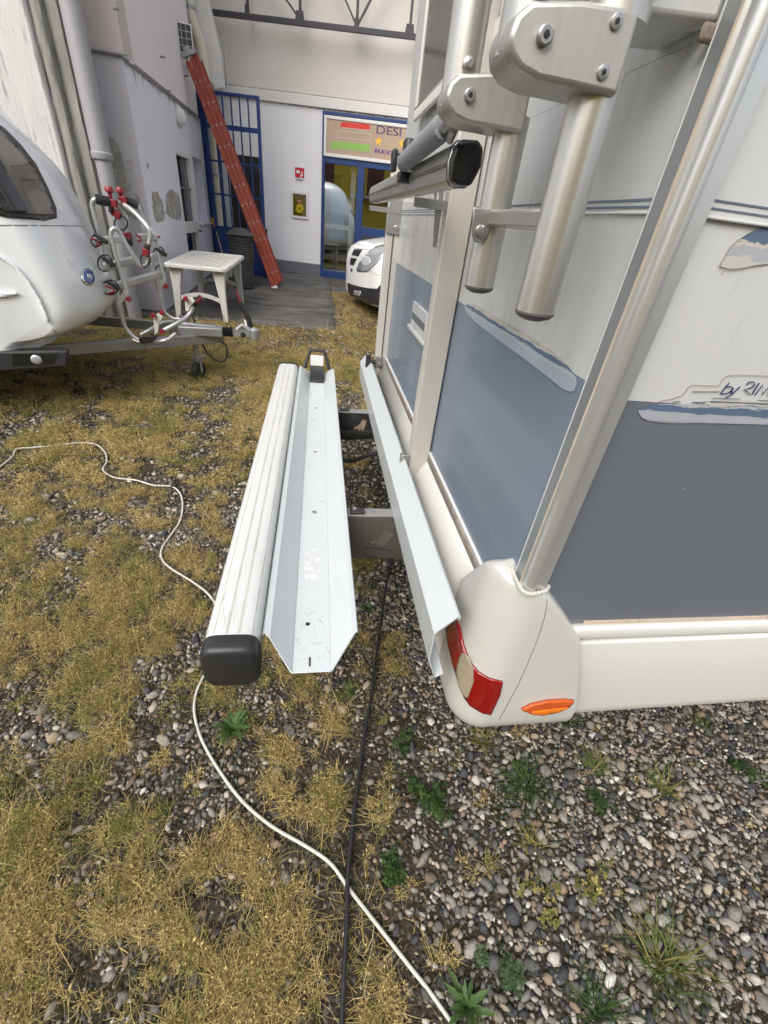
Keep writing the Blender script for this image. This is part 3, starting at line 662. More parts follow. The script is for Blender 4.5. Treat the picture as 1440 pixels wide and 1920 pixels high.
# round wall lamp
lp = onx(333, 218, XH)
wlamp = thing('wall_lamp', 'round white bulkhead lamp on the lilac house wall', 'lamp', (XH, lp[1], lp[2] - .14))
b = MB(); b.lathe((XH, lp[1], lp[2]), [(0, 0), (.135, 0), (.14, .02), (.135, .05), (.11, .055)], 24, 'x'); b.build('base_ring', MT['white_frame'], wlamp)
b = MB(); b.lathe((XH, lp[1], lp[2]), [(.11, .05), (.105, .075), (.08, .105), (.04, .12), (0, .123)], 24, 'x'); b.build('diffuser', MT['beam'], wlamp)
# grey downpipe and the old pillar beside it
YP = 6.75
pt, pb = ony(131, 0, YP), ony(190, 285, YP); pq = ony(236, 470, YP)
dpx = pb[0]
dp = thing('grey_downpipe', 'grey rainwater downpipe between the stained pillar and the house', 'pipe', (dpx, YP, 0))
b = MB(); b.tube([(dpx, YP, pb[2]), (dpx, YP, 6.5)], .10, 18); b.build('upper_pipe', MT['pipe_grey'], dp)
b = MB(); b.lathe((dpx, YP, pb[2] - .07), [(.0, 0), (.105, 0), (.113, .02), (.113, .06), (.105, .07), (.0, .07)], 20); b.build('collar', MT['pipe_grey'], dp)
b = MB(); b.tube([(dpx, YP, 0), (dpx, YP, pb[2] - .07)], .085, 18); b.build('lower_pipe', MT['pipe_grey'], dp)
pil = thing('stained_pillar', 'tall pale plaster pillar streaked with dark stains beside the downpipe', 'pillar', (-4, 6.6, 0))
xe = dpx - .14
b = MB(); b.box((-7, YP - .15, -.2), (xe - .22, YP + .5, 8)); b.build('face', MT['pillar'], pil, bevel=.03)
for k, (a_, c_, dd) in enumerate(((.20, .30, -.10), (.30, .42, .0))):
    r3 = random.Random(30 + k); P0 = []
    for z in np.arange(-.2, 8.05, .1):
        P0.append([(xe - .42 + a_ + .001, YP + .5, z)] + [(xe - .42 + a_ + (c_ - a_) * t, YP + dd + r3.gauss(0, .006) + (.02 if t in (0, 1) else 0), z) for t in (0, .3, .65, 1)] + [(xe - .42 + c_, YP + .5, z)])
    b = MB(); b.grid(P0); b.build('weathered_edge', MT['pillar_grey'], pil, ang=50)
# cream pipe, concrete bracket and solar panel at the far end of the house
YC = 11.0
ca, cb = ony(352, 20, YC), ony(412, 420, YC); cxp = cb[0]
cp = thing('cream_pipe', 'cream plastic drain pipe running down the end of the house', 'pipe', (cxp, YC, .25))
zz = ony(395, 140, YC)[2]
b = MB(); b.tube([(cxp, YC, .2), (cxp, YC, 3.2)], .075, 16); b.build('lower_pipe', MT['pipe_cream'], cp)
b = MB(); b.tube([(cxp, YC, 3.2), (cxp, YC, 3.5), (cxp - .03, YC, 3.75), (cxp - .14, YC, 4.0), (cxp - .15, YC, 4.3), (cxp - .15, YC, 6)], .08, 16); b.build('upper_pipe', MT['pipe_cream'], cp)
for z in (1.9, 3.2, 4.1):
    b = MB(); x_ = cxp if z < 3.5 else cxp - .145; b.lathe((x_, YC, z), [(.07, 0), (.092, .005), (.092, .05), (.07, .055)], 16); b.build('clamp', MT['galv'], cp)
cbm = MB(); q = ony(402, 120, 11.15)
cbm.prism([(XH - .2, 11.12, 5.6), (XH - .2, 11.12, 4.0), (cxp + .12, 11.12, q[2] - .35), (cxp + .26, 11.12, q[2] - .3), (cxp + .26, 11.12, q[2] + .15), (XH + .05, 11.12, 5.6)], (0, .30, 0))
tag(cbm.build('concrete_bracket', MT['beam'], None, bevel=.02), 'sloping white concrete bracket above the blue corner door', 'bracket')
q = onx(346, 72, XH + .1)
pv = thing('solar_panel', 'small solar panel fixed on the house corner above the ladder', 'solar panel', (q[0], q[1], q[2] - .2))
m = Matrix.Translation(Vector(q)) @ Matrix.Rotation(math.radians(8), 4, 'Z')
b = MB(); b.m = m; b.box((-.12, -.015, -.17), (.12, .01, .17)); b.build('panel_frame', MT['alu'], pv)
b = MB(); b.m = m
for i in range(3):
    for j in range(4): b.box((-.108 + i * .073, -.018, -.158 + j * .08), (-.108 + i * .073 + .068, -.0152, -.158 + j * .08 + .074))
b.build('cells', MT['pv'], pv)
b = MB(); b.m = m; b.tube([(0, .0, -.17), (0, .02, -.33)], .02, 8); b.box((-.16, .0, -.42), (.0, .1, -.30)); b.build('bracket', MT['galv'], pv)

# ------------------------------------------------------------------ yellow house across the yard (seen only mirrored in the glass)
yh = thing('yellow_house', 'yellow house with brown shutter and balcony mirrored in the entrance glass', 'building', (-8, -14, 0))
b = MB(); b.box((-24, -16, -.2), (5, -14, 9)); b.build('wall', MT['yellow_wall'], yh, smooth=False)
for x in (-13.5, -10.2, -6.5, -2.5):
    b = MB(); b.box((x - .6, -13.999, 2.9), (x + .6, -13.95, 5.2)); b.build('shutter', MT['shutter'], yh)
    b = MB(); b.box((x - 1.5, -13.999, 2.75), (x + 1.5, -13.0, 2.88)); b.build('balcony_slab', MT['beam'], yh)
    b = MB()
    for k in range(16): b.tube([(x - 1.45 + k * .193, -13.05, 2.88), (x - 1.45 + k * .193, -13.05, 3.8)], .015, 5)
    b.tube([(x - 1.5, -13.05, 3.82), (x + 1.5, -13.05, 3.82)], .025, 6); b.build('railing', MT['black'], yh)
b = MB(); b.box((-24.5, -16.5, 9.001), (5.5, -13.3, 9.3)); b.build('roof_edge', MT['shutter'], yh)

# ------------------------------------------------------------------ motorhome
MT['sealant_white'] = M('fresh_sealant', (.56, .53, .48), .6, var=.12, vs=25, dirt=(.34, .27, .2), ds=18, dth=.58, damt=.7)
XR, YS, YF, XE, ZT = .41, .585, 2.76, 6.9, 2.95
ZBR = onx(1100, 716, XR)[2]; ZBS = ony(1300, 759, YS)[2]           # top of the dark band, rear and side
ZPB = .82
mh = thing('motorhome', 'cream motorhome with blue grey lower band, rear corner towards the rack', 'motorhome', (3.5, 1.7, 0))
b = MB(); b.box((XR, .603, ZPB), (XR + .04, YF - .03, ZBR)); b.build('rear_lower_panel', MT['mh_grey_sky'], mh, smooth=False)
b = MB(); b.box((XR, .603, ZBR + .0005), (XR + .04, YF - .03, 1.70)); b.build('rear_upper_panel', MT['mh_white'], mh, smooth=False)
zr_l = onx(1325, 39, XR - .018)[2]
b = MB(); b.box((XR, .603, 1.7005), (XR + .04, YF - .03, ZT - .02)); b.build('rear_top_panel', MT['mh_white'], mh, smooth=False)
ye = .612; h0, h1 = ony(1345, 43, ye), ony(1205, 30, ye)
b = MB(); b.prism([(XR - .0005, ye, h0[2]), (h1[0] - .02, ye, h1[2]), (h1[0] - .05, ye, h1[2] + .03), (h1[0] - .05, ye, h1[2] + .5), (XR - .0005, ye, h0[2] + .6)], (0, .10, 0)); b.build('rear_locker', MT['mh_white'], mh, bevel=.006, seg=3)
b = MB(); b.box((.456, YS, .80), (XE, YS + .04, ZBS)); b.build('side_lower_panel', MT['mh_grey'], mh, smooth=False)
b = MB(); b.box((.456, YS, ZBS + .0005), (XE, YS + .04, ZT)); b.build('side_upper_panel', MT['mh_white'], mh, smooth=False)
b = MB(); b.box((XR + .04, YF - .03, .45), (XE, YF, ZT)); b.build('far_side_panel', MT['mh_white'], mh, smooth=False)
b = MB(); b.box((.45, .62, ZT + .001), (XE, YF - .01, ZT + .06)); b.build('roof', MT['mh_white'], mh, bevel=.03, seg=3)
b = MB(); b.box((XE - .04, .63, .45), (XE, YF - .031, ZT)); b.build('front_panel', MT['mh_white'], mh)
b = MB(); b.box((.5, .68, .45), (6.5, 2.6, .78)); b.build('underbody', MT['black'], mh)
for x in (2.6, 5.8):
    for y in (.80, 2.55):
        b = MB(); b.lathe((x, y - .1, .33), [(.0, .0), (.2, .0), (.30, .0), (.33, .03), (.33, .17), (.30, .2), (.0, .2)], 24, 'y'); w = b.build('wheel', MT['tyre'], mh)
        b = MB(); b.lathe((x, y - .105 if y < 1 else y + .1, .33), [(.0, .0), (.1, .0), (.19, .004)], 20, 'y'); b.build('rim', MT['rim'], w)
# moulded lines in the panels
def zof(px, py): return onx(px, py, XR)[2]
for zz, h in ((zof(1234, 371), .0026), (zof(1227, 385), .0026)):
    b = MB(); b.box((XR - .0012, .604, zz - h), (XR - .0001, YF - .05, zz)); b.build('printed_line', MT['line_blue'], mh, smooth=False)
zz = zof(1225, 397); b = MB(); b.box((XR - .004, .604, zz - .003), (XR - .0002, YF - .05, zz)); b.build('panel_step', MT['mh_white'], mh, bevel=.001)
def zsd(px, py): return ony(px, py, YS)[2]
for zz, h in ((zsd(1352, 375), .002), (zsd(1352, 391), .0018)):
    b = MB(); b.box((.457, YS - .0012, zz - h), (XE, YS - .0001, zz)); b.build('printed_line', MT['line_blue'], mh, smooth=False)
zz = zsd(1336, 405); b = MB(); b.box((.457, YS - .006, zz - .004), (XE, YS - .0002, zz)); b.build('panel_step', MT['mh_white'], mh, bevel=.0015)
# corner profile (aluminium extrusion), bead and old sealant
prof = [(.45, .6025), (.4045, .6025), (.4045, .574), (.4005, .572), (.4005, .568), (.4045, .5655), (.4055, .5615), (.4075, .5555), (.4115, .5515), (.4165, .5495), (.4215, .550), (.4260, .5530), (.4300, .5575), (.4350, .5600), (.4460, .5610), (.4465, .5840), (.45, .5845)]
zc0 = .935
for nm_, pp, mt_ in (('corner_flange', prof[:3] + [(.45, .574)], 'prof_refl_grey'), ('corner_bead', [(.45, .5735)] + prof[2:13] + [(.45, .5575)], 'prof_bright'), ('corner_profile', [(.4302, .5731), (.4302, .5574)] + prof[13:], 'profile')):
    b = MB(); b.prism([(x, y, zc0) for x, y in pp], (0, 0, ZT - zc0)); b.build(nm_, MT[mt_], mh, ang=30)
b = MB(); b.prism([(x, y, zc0 - .001) for x, y in ((.4038, .6024), (.4038, .6038), (.4055, .607), (.4095, .607), (.4095, .6024))], (0, 0, ZT - zc0)); b.build('corner_seal', MT['white_plain'], mh)
b = MB(); b.prism([(x, y, zc0 - .001) for x, y in ((.3995, .5718), (.3995, .5682), (.4004, .5682), (.4004, .5718))], (0, 0, ZT - zc0)); b.build('old_sealant', MT['sealant'], mh)
rr = random.Random(9); zz = zc0 + .0
b = MB(); P0 = []
while zz < ZT:
    k = .0008 + .0022 * rr.random() ** 2
    P0.append([(.4465, .580, zz), (.4468, .5725 - k, zz), (.4520, .5735 - k, zz), (.4575 + k * 1.5, .5838, zz)]); zz += .012
b.grid(P0); b.build('old_sealant', MT['sealant'], mh, ang=70)
b = MB(); b.tube([(.4482, .5713, .94), (.4482, .5713, ZT)], .0011, 6); b.build('dark_joint', MT['black'], mh)
# gasket and bright strip above the rear skirt
b = MB(); b.box((XR - .006, .64, ZPB + .001), (XR + .001, YF - .04, ZPB + .012)); b.build('bright_strip', MT['white_plain'], mh, bevel=.002)
b = MB(); b.box((XR - .010, .66, ZPB - .026), (XR + .02, YF - .04, ZPB)); b.build('rubber_gasket', MT['rubber_dirty'], mh, bevel=.004)
# rear skirt
sp = [(.412, .7935), (.402, .7930), (.3985, .7905), (.375, .750), (.368, .738), (.364, .722), (.362, .70), (.362, .50), (.366, .45), (.376, .42), (.395, .405), (.43, .402)]
b = MB(); b.strip(sp, .735, YF - .02); b.build('rear_skirt', MT['mh_plastic'], mh, solid=.004, soff=-1, ang=50)
# wrap-around bumper corner
def corner_path(inset):
    x0, y1 = .360 + inset, .556 + inset; cxx, cyy = .452, .652; rx, ry = cxx - x0, cyy - y1
    pts = [(x0, y) for y in np.linspace(.745, cyy, 8)[:-1]]
    pts += [(cxx - rx * math.cos(a), cyy - ry * math.sin(a)) for a in np.linspace(0, math.pi / 2, 18)]
    pts += [(x, y1) for x in np.linspace(cxx, .655, 14)[1:]]
    return pts
base = corner_path(0)
def ztop(x, y):
    if y > .60: return float(np.interp(y, [.60, .625, .66, .70, .745], [.948, .948, .93, .87, .80]))
    return float(np.interp(x, [.37, .385, .40, .455, .49, .52, .56, .60, .66], [.946, .942, .934, .928, .912, .890, .862, .832, .785]))
rings = []
for ins, fz_ in ((.052, ('t', .0)), (.024, ('t', .001)), (.010, ('t', .004)), (.003, ('t', .011)), (.0005, ('t', .020)), (0, ('t', .05)), (0, ('m', .5)), (-.002, ('z', .52)), (-.002, ('z', .47)), (.001, ('z', .438)), (.008, ('z', .415)), (.020, ('z', .403)), (.05, ('z', .398))):
    row = []
    for (x, y), (xb, yb) in zip(corner_path(ins), base):
        zt_ = ztop(xb, yb)
        if fz_[0] == 't': z = zt_ - fz_[1]
        elif fz_[0] == 'm': z = .5 * (zt_ - .06) + .5 * .52
        else: z = fz_[1]
        xe_ = float(np.interp(z, [.42, .49, .66, .79], [.69, .69, .632, .583]))
        if x > .452: x = .452 + (x - .452) * (xe_ - .452) / (.655 - .452)
        row.append((x, y, z))
    rings.append(row)
b = MB(); b.grid(rings); corner = b.build('bumper_corner', MT['mh_plastic'], mh, ang=70, sub=1)
bc = bvh_of([corner])
def q8(x, y): return (760 + x / 3.6, 1020 + y / 3.6)
tl = on_surface('tail_light', [q8(*p) for p in ((285, 570), (355, 515), (375, 560), (400, 680), (440, 790), (500, 860), (570, 900), (655, 922), (635, 1010), (575, 1140), (520, 1130), (440, 1080), (400, 1020), (370, 930), (330, 800), (300, 680))], bc, MT['red_lens'], mh, off=.0035, step=5, solid=.006)
on_surface('clear_lens', [q8(*p) for p in ((405, 725), (440, 750), (470, 830), (470, 920), (430, 1025), (405, 1015), (370, 930), (360, 850), (380, 770))], bc, MT['clear_lens'], tl, off=.0075, step=4, solid=.003)
sm_ = on_surface('side_marker', [q8(*p) for p in ((780, 1102), (850, 1070), (950, 1048), (1060, 1040), (1130, 1045), (1100, 1080), (1020, 1115), (920, 1135), (850, 1130))], bc, MT['amber_dull'], mh, off=.005, step=4, solid=.008)
on_surface('amber_reflector', [q8(*p) for p in ((840, 1108), (900, 1098), (985, 1088), (1060, 1082), (1095, 1078), (1020, 1112), (920, 1131), (855, 1127))], bc, MT['amber'], sm_, off=.0105, step=4, solid=.002)
gp = [q8(*p) for p in ((955, 375), (950, 430), (935, 500), (905, 600), (860, 720), (810, 835), (760, 950), (700, 1060), (635, 1178))]
on_surface('panel_gap', gp + [(x + .9, y) for x, y in reversed(gp)], bc, MT['rubber_dirty'], mh, off=.0006, step=5, solid=.0008)
b = MB(); b.tube(smoothpath([(.399, .612, .945), (.398, .598, .941), (.3985, .572, .938), (.402, .553, .936), (.414, .5455, .936), (.432, .549, .935), (.452, .556, .934), (.462, .568, .936)], 5), [.0035 + .0016 * math.sin(k * 1.7) ** 2 for k in range(36)], 8); b.build('sealant_bead', MT['sealant_white'], mh)
# side skirt with bead
zk = .795
sk = [(YS + .001, zk + .004), (YS - .012, zk + .003), (YS - .018, zk - .008), (YS - .018, zk - .028), (YS - .012, zk - .038), (YS - .002, zk - .040), (YS - .002, zk - .046), (YS - .013, zk - .049), (YS - .016, zk - .056), (YS - .016, .60), (YS - .016, .47), (YS - .010, .44), (YS + .004, .425), (YS + .03, .42)]
b = MB(); n = len(sk); b.add([(.56, y, z) for y, z in sk] + [(XE - .1, y, z) for y, z in sk], [(i, i + 1, n + i + 1, n + i) for i in range(n - 1)]); b.build('side_skirt', MT['mh_plastic'], mh, ang=50, solid=.004, soff=-1)
b = MB(); b.box((.60, YS - .004, zk + .0045), (XE, YS - .0005, zk + .013)); b.build('old_sealant', MT['sealant'], mh)
# rear window
wy = (1.30, onx(790, 215, XR)[1]); wz = (onx(786, 233, XR)[2], 2.5)
win = MB()
for y0, y1, z0, z1 in ((wy[0], wy[1], wz[0], wz[0] + .035), (wy[0], wy[1], wz[1] - .035, wz[1]), (wy[0], wy[0] + .035, wz[0] + .035, wz[1] - .035), (wy[1] - .035, wy[1], wz[0] + .035, wz[1] - .035)): win.box((XR - .032, y0, z0), (XR - .0185, y1, z1))
wf = win.build('window', MT['white_frame'], mh, bevel=.005)
b = MB(); b.box((XR - .027, wy[0] + .035, wz[0] + .035), (XR - .0185, wy[1] - .035, wz[1] - .035)); b.build('pane', MT['glass_mh'], wf, smooth=False)
b = MB(); q = ony(1333, 52, .607); b.box((q[0] - .010, .6035, q[2] - .012), (q[0] + .012, .6115, q[2] + .004)); b.build('rubber_stop', MT['rubber_dirty'], mh, bevel=.004)
# service hatch on the rear panel
P = [onx(773, 603, XR), onx(806, 612, XR)]
q0, q1 = onx(775, 604, XR), onx(806, 600, XR)
b = MB(); b.box((XR - .012, q1[1], q0[2] - .01), (XR - .0003, q0[1], q0[2] + .085)); hatch = b.build('vent', MT['mh_white'], mh, bevel=.003)
b = MB(); b.box((XR - .022, q1[1] - .02, q0[2] - .025), (XR - .0003, q0[1] + .02, q0[2] - .0105)); b.build('vent_lip', MT['mh_white'], hatch, bevel=.003)
b = MB(); b.box((XR - .0145, q1[1] + .02, q0[2] + .02), (XR - .0121, q0[1] - .02, q0[2] + .045)); b.build('vent_slot', MT['mh_grey'], hatch)
# printed brush graphics
def flat_poly(name, pxs, plane, mat, off, thick=.0006):
    n = Vector((-1, 0, 0)) if plane is onx else Vector((0, -1, 0)); c = (XR if plane is onx else YS)
    P_ = [Vector(plane(x, y, c)) + n * off for x, y in pxs]
    b = MB(); b.prism([tuple(p) for p in P_], tuple(n * -thick)); return b.build(name, mat, mh, smooth=False)
def qr(x, y): return (840 + x / 5.143, 550 + y / 5.143)
flat_poly('brush_graphic', [qr(*p) for p in ((165, 140), (180, 110), (230, 95), (400, 180), (600, 300), (800, 410), (970, 530), (1080, 610), (1170, 710), (1235, 800), (1250, 870), (1225, 940), (1190, 950), (1120, 925), (950, 790), (700, 600), (450, 420), (270, 280), (180, 185))], onx, MT['swoosh_rear'], .0018)
def qs(x, y): return (1180 + x / 5.538, 690 + y / 5.538)
flat_poly('brush_graphic', [qs(*p) for p in ((85, 445), (150, 395), (260, 372), (520, 372), (850, 335), (1200, 330), (1440, 345), (1900, 370), (1900, 610), (1440, 585), (900, 570), (400, 570), (200, 550), (120, 510))], ony, MT['swoosh_side'], .0018)
def q7(x, y): return (1040 + x / 3.6, 400 + y / 3.6)
flat_poly('brush_graphic', [q7(*p) for p in ((1110, 355), (1140, 300), (1185, 220), (1260, 160), (1350, 110), (1440, 72), (1700, 0), (1900, 20), (1800, 230), (1600, 310), (1440, 338), (1330, 350), (1240, 370), (1170, 374))], ony, MT['swoosh_side_up'], .0018)
def ribbon(name, pxs, wpx, mat, plane=ony, off=.0022, parent=None, c=None, smooth=0):
    c = c if c is not None else (YS if plane is ony else XR); n = Vector((0, -1, 0)) if plane is ony else Vector((-1, 0, 0))
    if smooth: pxs = [(p.x, p.y) for p in smoothpath([(x, y, 0) for x, y in pxs], smooth)]
    P_ = [Vector((x, y)) for x, y in pxs]; Lf, Rt = [], []
    for i in range(len(P_)):
        t = (P_[min(i + 1, len(P_) - 1)] - P_[max(i - 1, 0)]).normalized(); o = Vector((-t.y, t.x)) * wpx / 2
        Lf.append(P_[i] + o); Rt.append(P_[i] - o)
    V = [tuple(Vector(plane(p.x, p.y, c)) + n * off) for p in Lf + Rt]; k = len(P_)
    b = MB(); b.add(V, [(i, i + 1, k + i + 1, k + i) for i in range(k - 1)]); return b.build(name, MT[mat], parent or mh, smooth=False, solid=.0005, soff=1)
for L_ in ([(1028, 148), (938, 258)], [(990, 195), (1040, 185), (1062, 200), (1050, 232), (1010, 256), (965, 264), (938, 258)], [(1068, 200), (1044, 262)], [(1138, 190), (1060, 262), (1020, 292), (990, 297)],
           [(1205, 170), (1232, 140), (1280, 142), (1292, 160), (1272, 192), (1230, 208), (1182, 214), (1240, 268)], [(1336, 150), (1262, 270)], [(1296, 272), (1375, 172), (1364, 276), (1445, 185), (1432, 285)]):
    ribbon('lettering', [qs(*p) for p in L_], 1.9, 'navy')
ribbon('outline', [qs(*p) for p in ((245, 365), (330, 335), (430, 315), (550, 270), (590, 215), (640, 175), (760, 175), (890, 180), (925, 170), (960, 115), (1000, 80), (1060, 68), (1300, 70), (1440, 80), (1800, 95))], .9, 'line_grey', smooth=4)
ribbon('outline', [q7(*p) for p in ((1440, 70), (1350, 108), (1260, 158), (1185, 220), (1140, 298), (1108, 355), (1165, 376), (1240, 372), (1330, 352), (1440, 338))], .9, 'line_grey', smooth=4)
ribbon('outline', [qs(645, 235), qs(925, 238)], 1.8, 'line_grey')
for a, c, w in (((850, 305), (1140, 316), 1.4), ((835, 342), (1440, 368), 2.0), ((640, 348), (780, 352), 1.6), ((445, 344), (520, 345), 1.3), ((1320, 328), (1440, 334), 1.4)):
    ribbon('brush_streak', [qs(*a), qs(*c)], w, 'line_blue', off=.0026)
ribbon('outline', [(945, 322), (958, 316), (969, 325), (966, 338), (950, 352), (942, 356)], .8, 'line_grey', onx, smooth=4)
ribbon('brush_streak', [(944, 334), (955, 329), (967, 325)], 2.2, 'line_blue', onx)
for a, c in (((782, 367), (802, 361)), ((785, 377), (803, 375))): ribbon('brush_streak', [a, c], 1.5, 'line_blue', onx)

# ------------------------------------------------------------------ bicycle carrier on the motorhome's rear
bcar = thing('bicycle_carrier', 'folded aluminium bicycle carrier with hinged tubes on the motorhome rear', 'bicycle carrier', (.33, 1.5, .6))
def upright(yc, x0, x1, yw, z0, z1, slot):
    b = MB(); b.box((x0, yc, z0), (x1, yc + yw, z1)); u = b.build('upright', MT['profile_up'], bcar, bevel=.004, seg=2)
    if slot:
        xm = (x0 + x1) / 2 + .002; b = MB(); b.box((xm - .004, yc - .0012, z0), (xm + .004, yc - .0002, z1 - .2)); b.build('slot', MT['arm_plate'], u)
    return u
MT['profile_up'] = M('upright_satin', (.60, .575, .53), .42, metal=.25, var=.03, dirt=(.4, .37, .33), ds=5, dth=.62, damt=.4, stretch=(4, 4, .6))
yn = onx(848, 600, XR - .004)[1]; xn0 = .335
yn = ony(803, 600, 1.0)[1] * 0 + onx(803, 600, xn0)[1]
yn = .5 * (yn - .05 + onx(848, 600, XR - .004)[1])
upright(yn, xn0, XR - .004, .05, .58, 2.3, False)
yf = 2.62; xf0 = ony(724, 442, yf)[0]
upright(yf, xf0, xf0 + .072, .05, .58, ony(742, 292, yf)[2], True)
zt_f = ony(742, 292, yf)[2]
b = MB(); b.box((xf0 - .004, yf - .004, zt_f), (xf0 + .076, yf + .054, zt_f + .012)); b.build('end_cap', MT['black'], bcar, bevel=.003)
b = MB(); b.box((xf0 + .05, yf - .03, zt_f - .14), (xf0 + .11, yf - .001, zt_f - .005)); b.build('black_clamp', MT['black'], bcar, bevel=.008)
# clamp plate on the far upright
z0_, z1_ = ony(740, 440, yf)[2], ony(740, 372, yf)[2]
b = MB(); b.box((xf0 - .004, yf - .012, z0_), (xf0 + .082, yf - .0015, z1_)); cpl = b.build('clamp_plate', MT['arm_taupe'] if 'arm_taupe' in MT else MT['steel'], bcar, bevel=.01, seg=3)
b = MB(); disc_x(b, (xf0 + .045, yf - .012, z0_ + .03), .012, .006, 12, (0, -1, 0)); b.build('bolt', MT['steel'], cpl)
# tapered support plate on the near upright
yq = yn + .02
def qb(x, y): return (690 + x / 6.857, 240 + y / 6.857)
b = MB(); b.prism([tuple(ony(*qb(*p), yq)) for p in ((830, 765), (995, 715), (965, 900), (885, 1540), (835, 1530), (866, 1000), (850, 850))], (0, .005, 0)); b.build('support_plate', MT['steel'], bcar, bevel=.001)
b = MB(); sl_ = [tuple(ony(*qb(*p), yq - .0012)) for p in ((900, 815), (912, 830), (905, 960), (888, 1000), (878, 985), (885, 880))]; b.prism(sl_, (0, .001, 0)); b.build('support_slot', MT['white_plain'], bcar)
# wheel rail with black end cap
def rail_sec(xc, zc_, k=1.0): return [(xc + x * k, zc_ + z * k) for x, z in ((-.026, .002), (-.021, .024), (-.012, .031), (.016, .033), (.027, .022), (.028, -.002), (.016, -.030), (-.012, -.032), (-.022, -.024))]
xr_, zr_ = .245, 1.597
ya_, yb_ = onx(868, 300, xr_)[1], onx(702, 375, xr_)[1]
b = MB(); b.prism([(x, ya_, z) for x, z in rail_sec(xr_, zr_)], (0, yb_ - ya_, 0)); wr = b.build('wheel_rail', MT['alu_h'], bcar, bevel=.002)
b = MB(); b.prism([(x, ya_ - .028, z) for x, z in rail_sec(xr_, zr_, .98)], (0, .0275, 0)); b.prism([(x, ya_, z) for x, z in rail_sec(xr_, zr_, 1.06)], (0, .012, 0)); b.build('end_cap', MT['black_gloss'], wr, bevel=.006, seg=3)
b = MB(); b.prism([(x, yb_ + .0005, z) for x, z in rail_sec(xr_, zr_, 1.04)], (0, .012, 0)); b.build('end_cap', MT['black_gloss'], wr, bevel=.004)
b = MB(); b.box((xr_ - .0275, ya_ + .015, zr_ - .0045), (xr_ - .0262, yb_, zr_ + .0015)); b.build('groove', MT['arm_plate'], wr)
for yy_ in (yn + .0, yf - .02):                                   # arms carrying the rail from the uprights
    b = MB(); b.box((xr_ + .0, yy_ + .006, zr_ - .055), (.40, yy_ + .018, zr_ - .034)); b.build('rail_arm', MT['steel'], bcar)
# hinged twin tubes
TX = .28; TY = (.58, .82)
ztb = onx(1000, 585, TX)[2]
ptop = ony(877, 75, TY[1]); LX = ptop[0]; LZ = ony(868, 150, TY[1])[2]
plate_px = ((1096, -3), (1205, 15), (1158, 182), (1060, 160), (1010, 150), (975, 130), (957, 100), (955, 65), (970, 25), (1000, -2))
YPL = .549
pl0 = [Vector(ony(x, y, YPL)) for x, y in plate_px]
for i, ty in enumerate(TY):
    dy = ty - TY[0]
    b = MB(); b.tube([(TX, ty, ztb), (TX, ty, pl0[3].z + .02)], .025, 28); t = b.build('lower_tube', MT['alu'], bcar)
    b = MB(); b.lathe((TX, ty, ztb - .006), [(0, -.004), (.012, -.003), (.022, .001), (.0255, .005), (.0255, .0075), (.0, .0075)], 28); b.build('tube_cap', MT['arm_plate'], t)
    b = MB(); b.tube([(TX, ty, pl0[1].z - .006), (TX, ty, pl0[1].z + .004)], .031, 28); b.tube([(TX, ty, pl0[1].z + .004), (TX, ty, 2.5)], .029, 28); b.build('upper_sleeve', MT['alu'], bcar)
    b = MB(); b.tube([(LX, ty + .006, LZ - .03), (LX, ty + .006, 2.5)], .0255, 28); lt = b.build('hinge_tube', MT['alu'], bcar)
    b = MB(); q = ony(878, 122, TY[1] - .0195); disc_x(b, (q[0], q[1] + dy - .24 + .0, q[2]), .0085, .006, 14, (0, -1, 0)); disc_x(b, (q[0], q[1] + dy - .24 - .006, q[2]), .0055, .004, 6, (0, -1, 0)); b.build('bolt', MT['steel'], lt)
    b = MB(); dp_ = .064
    b.prism([tuple(v + Vector((0, dy, 0))) for v in pl0], (0, dp_, 0)); hb_ = b.build('hinge_bracket', MT['alu_cast'], bcar, bevel=.005, seg=3)
    for j, (px_, py_, r_) in enumerate(((1020, 68, .0075), (1155, 41, .0058), (1130, 136, .0058))):
        q = ony(px_, py_, YPL)
        if i and j: continue
        b = MB(); disc_x(b, (q[0], q[1] + dy, q[2]), r_, .006 if j == 0 else .0025, 18, (0, -1, 0)); bo = b.build('bolt', MT['steel'], hb_)
        b = MB(); disc_x(b, (q[0], q[1] + dy - (.0062 if j == 0 else .0027), q[2]), r_ * .42, .0006, 6, (0, -1, 0)); b.build('bolt_socket', MT['black'], hb_)
zx = onx(940, 411, TX)[2]
b = MB(); b.box((TX - .016, TY[0] + .015, zx - .011), (TX + .012, TY[1] - .022, zx + .011)); cb_ = b.build('cross_bar', MT['alu_h'], bcar, bevel=.004)
b = MB(); q = ony(900, 433, TY[1] - .027); b.prism([(q[0] - .018, q[1], q[2] + .03), (q[0] + .022, q[1], q[2] + .03), (q[0] + .014, q[1], q[2] - .006), (q[0] + .006, q[1], q[2] - .016), (q[0] - .006, q[1], q[2] - .016), (q[0] - .012, q[1], q[2] - .006)], (0, .004, 0)); b.build('flange', MT['steel'], cb_, bevel=.002)
b = MB(); disc_x(b, tuple(q), .0085, .005, 14, (0, -1, 0)); b.build('screw', MT['steel'], cb_)
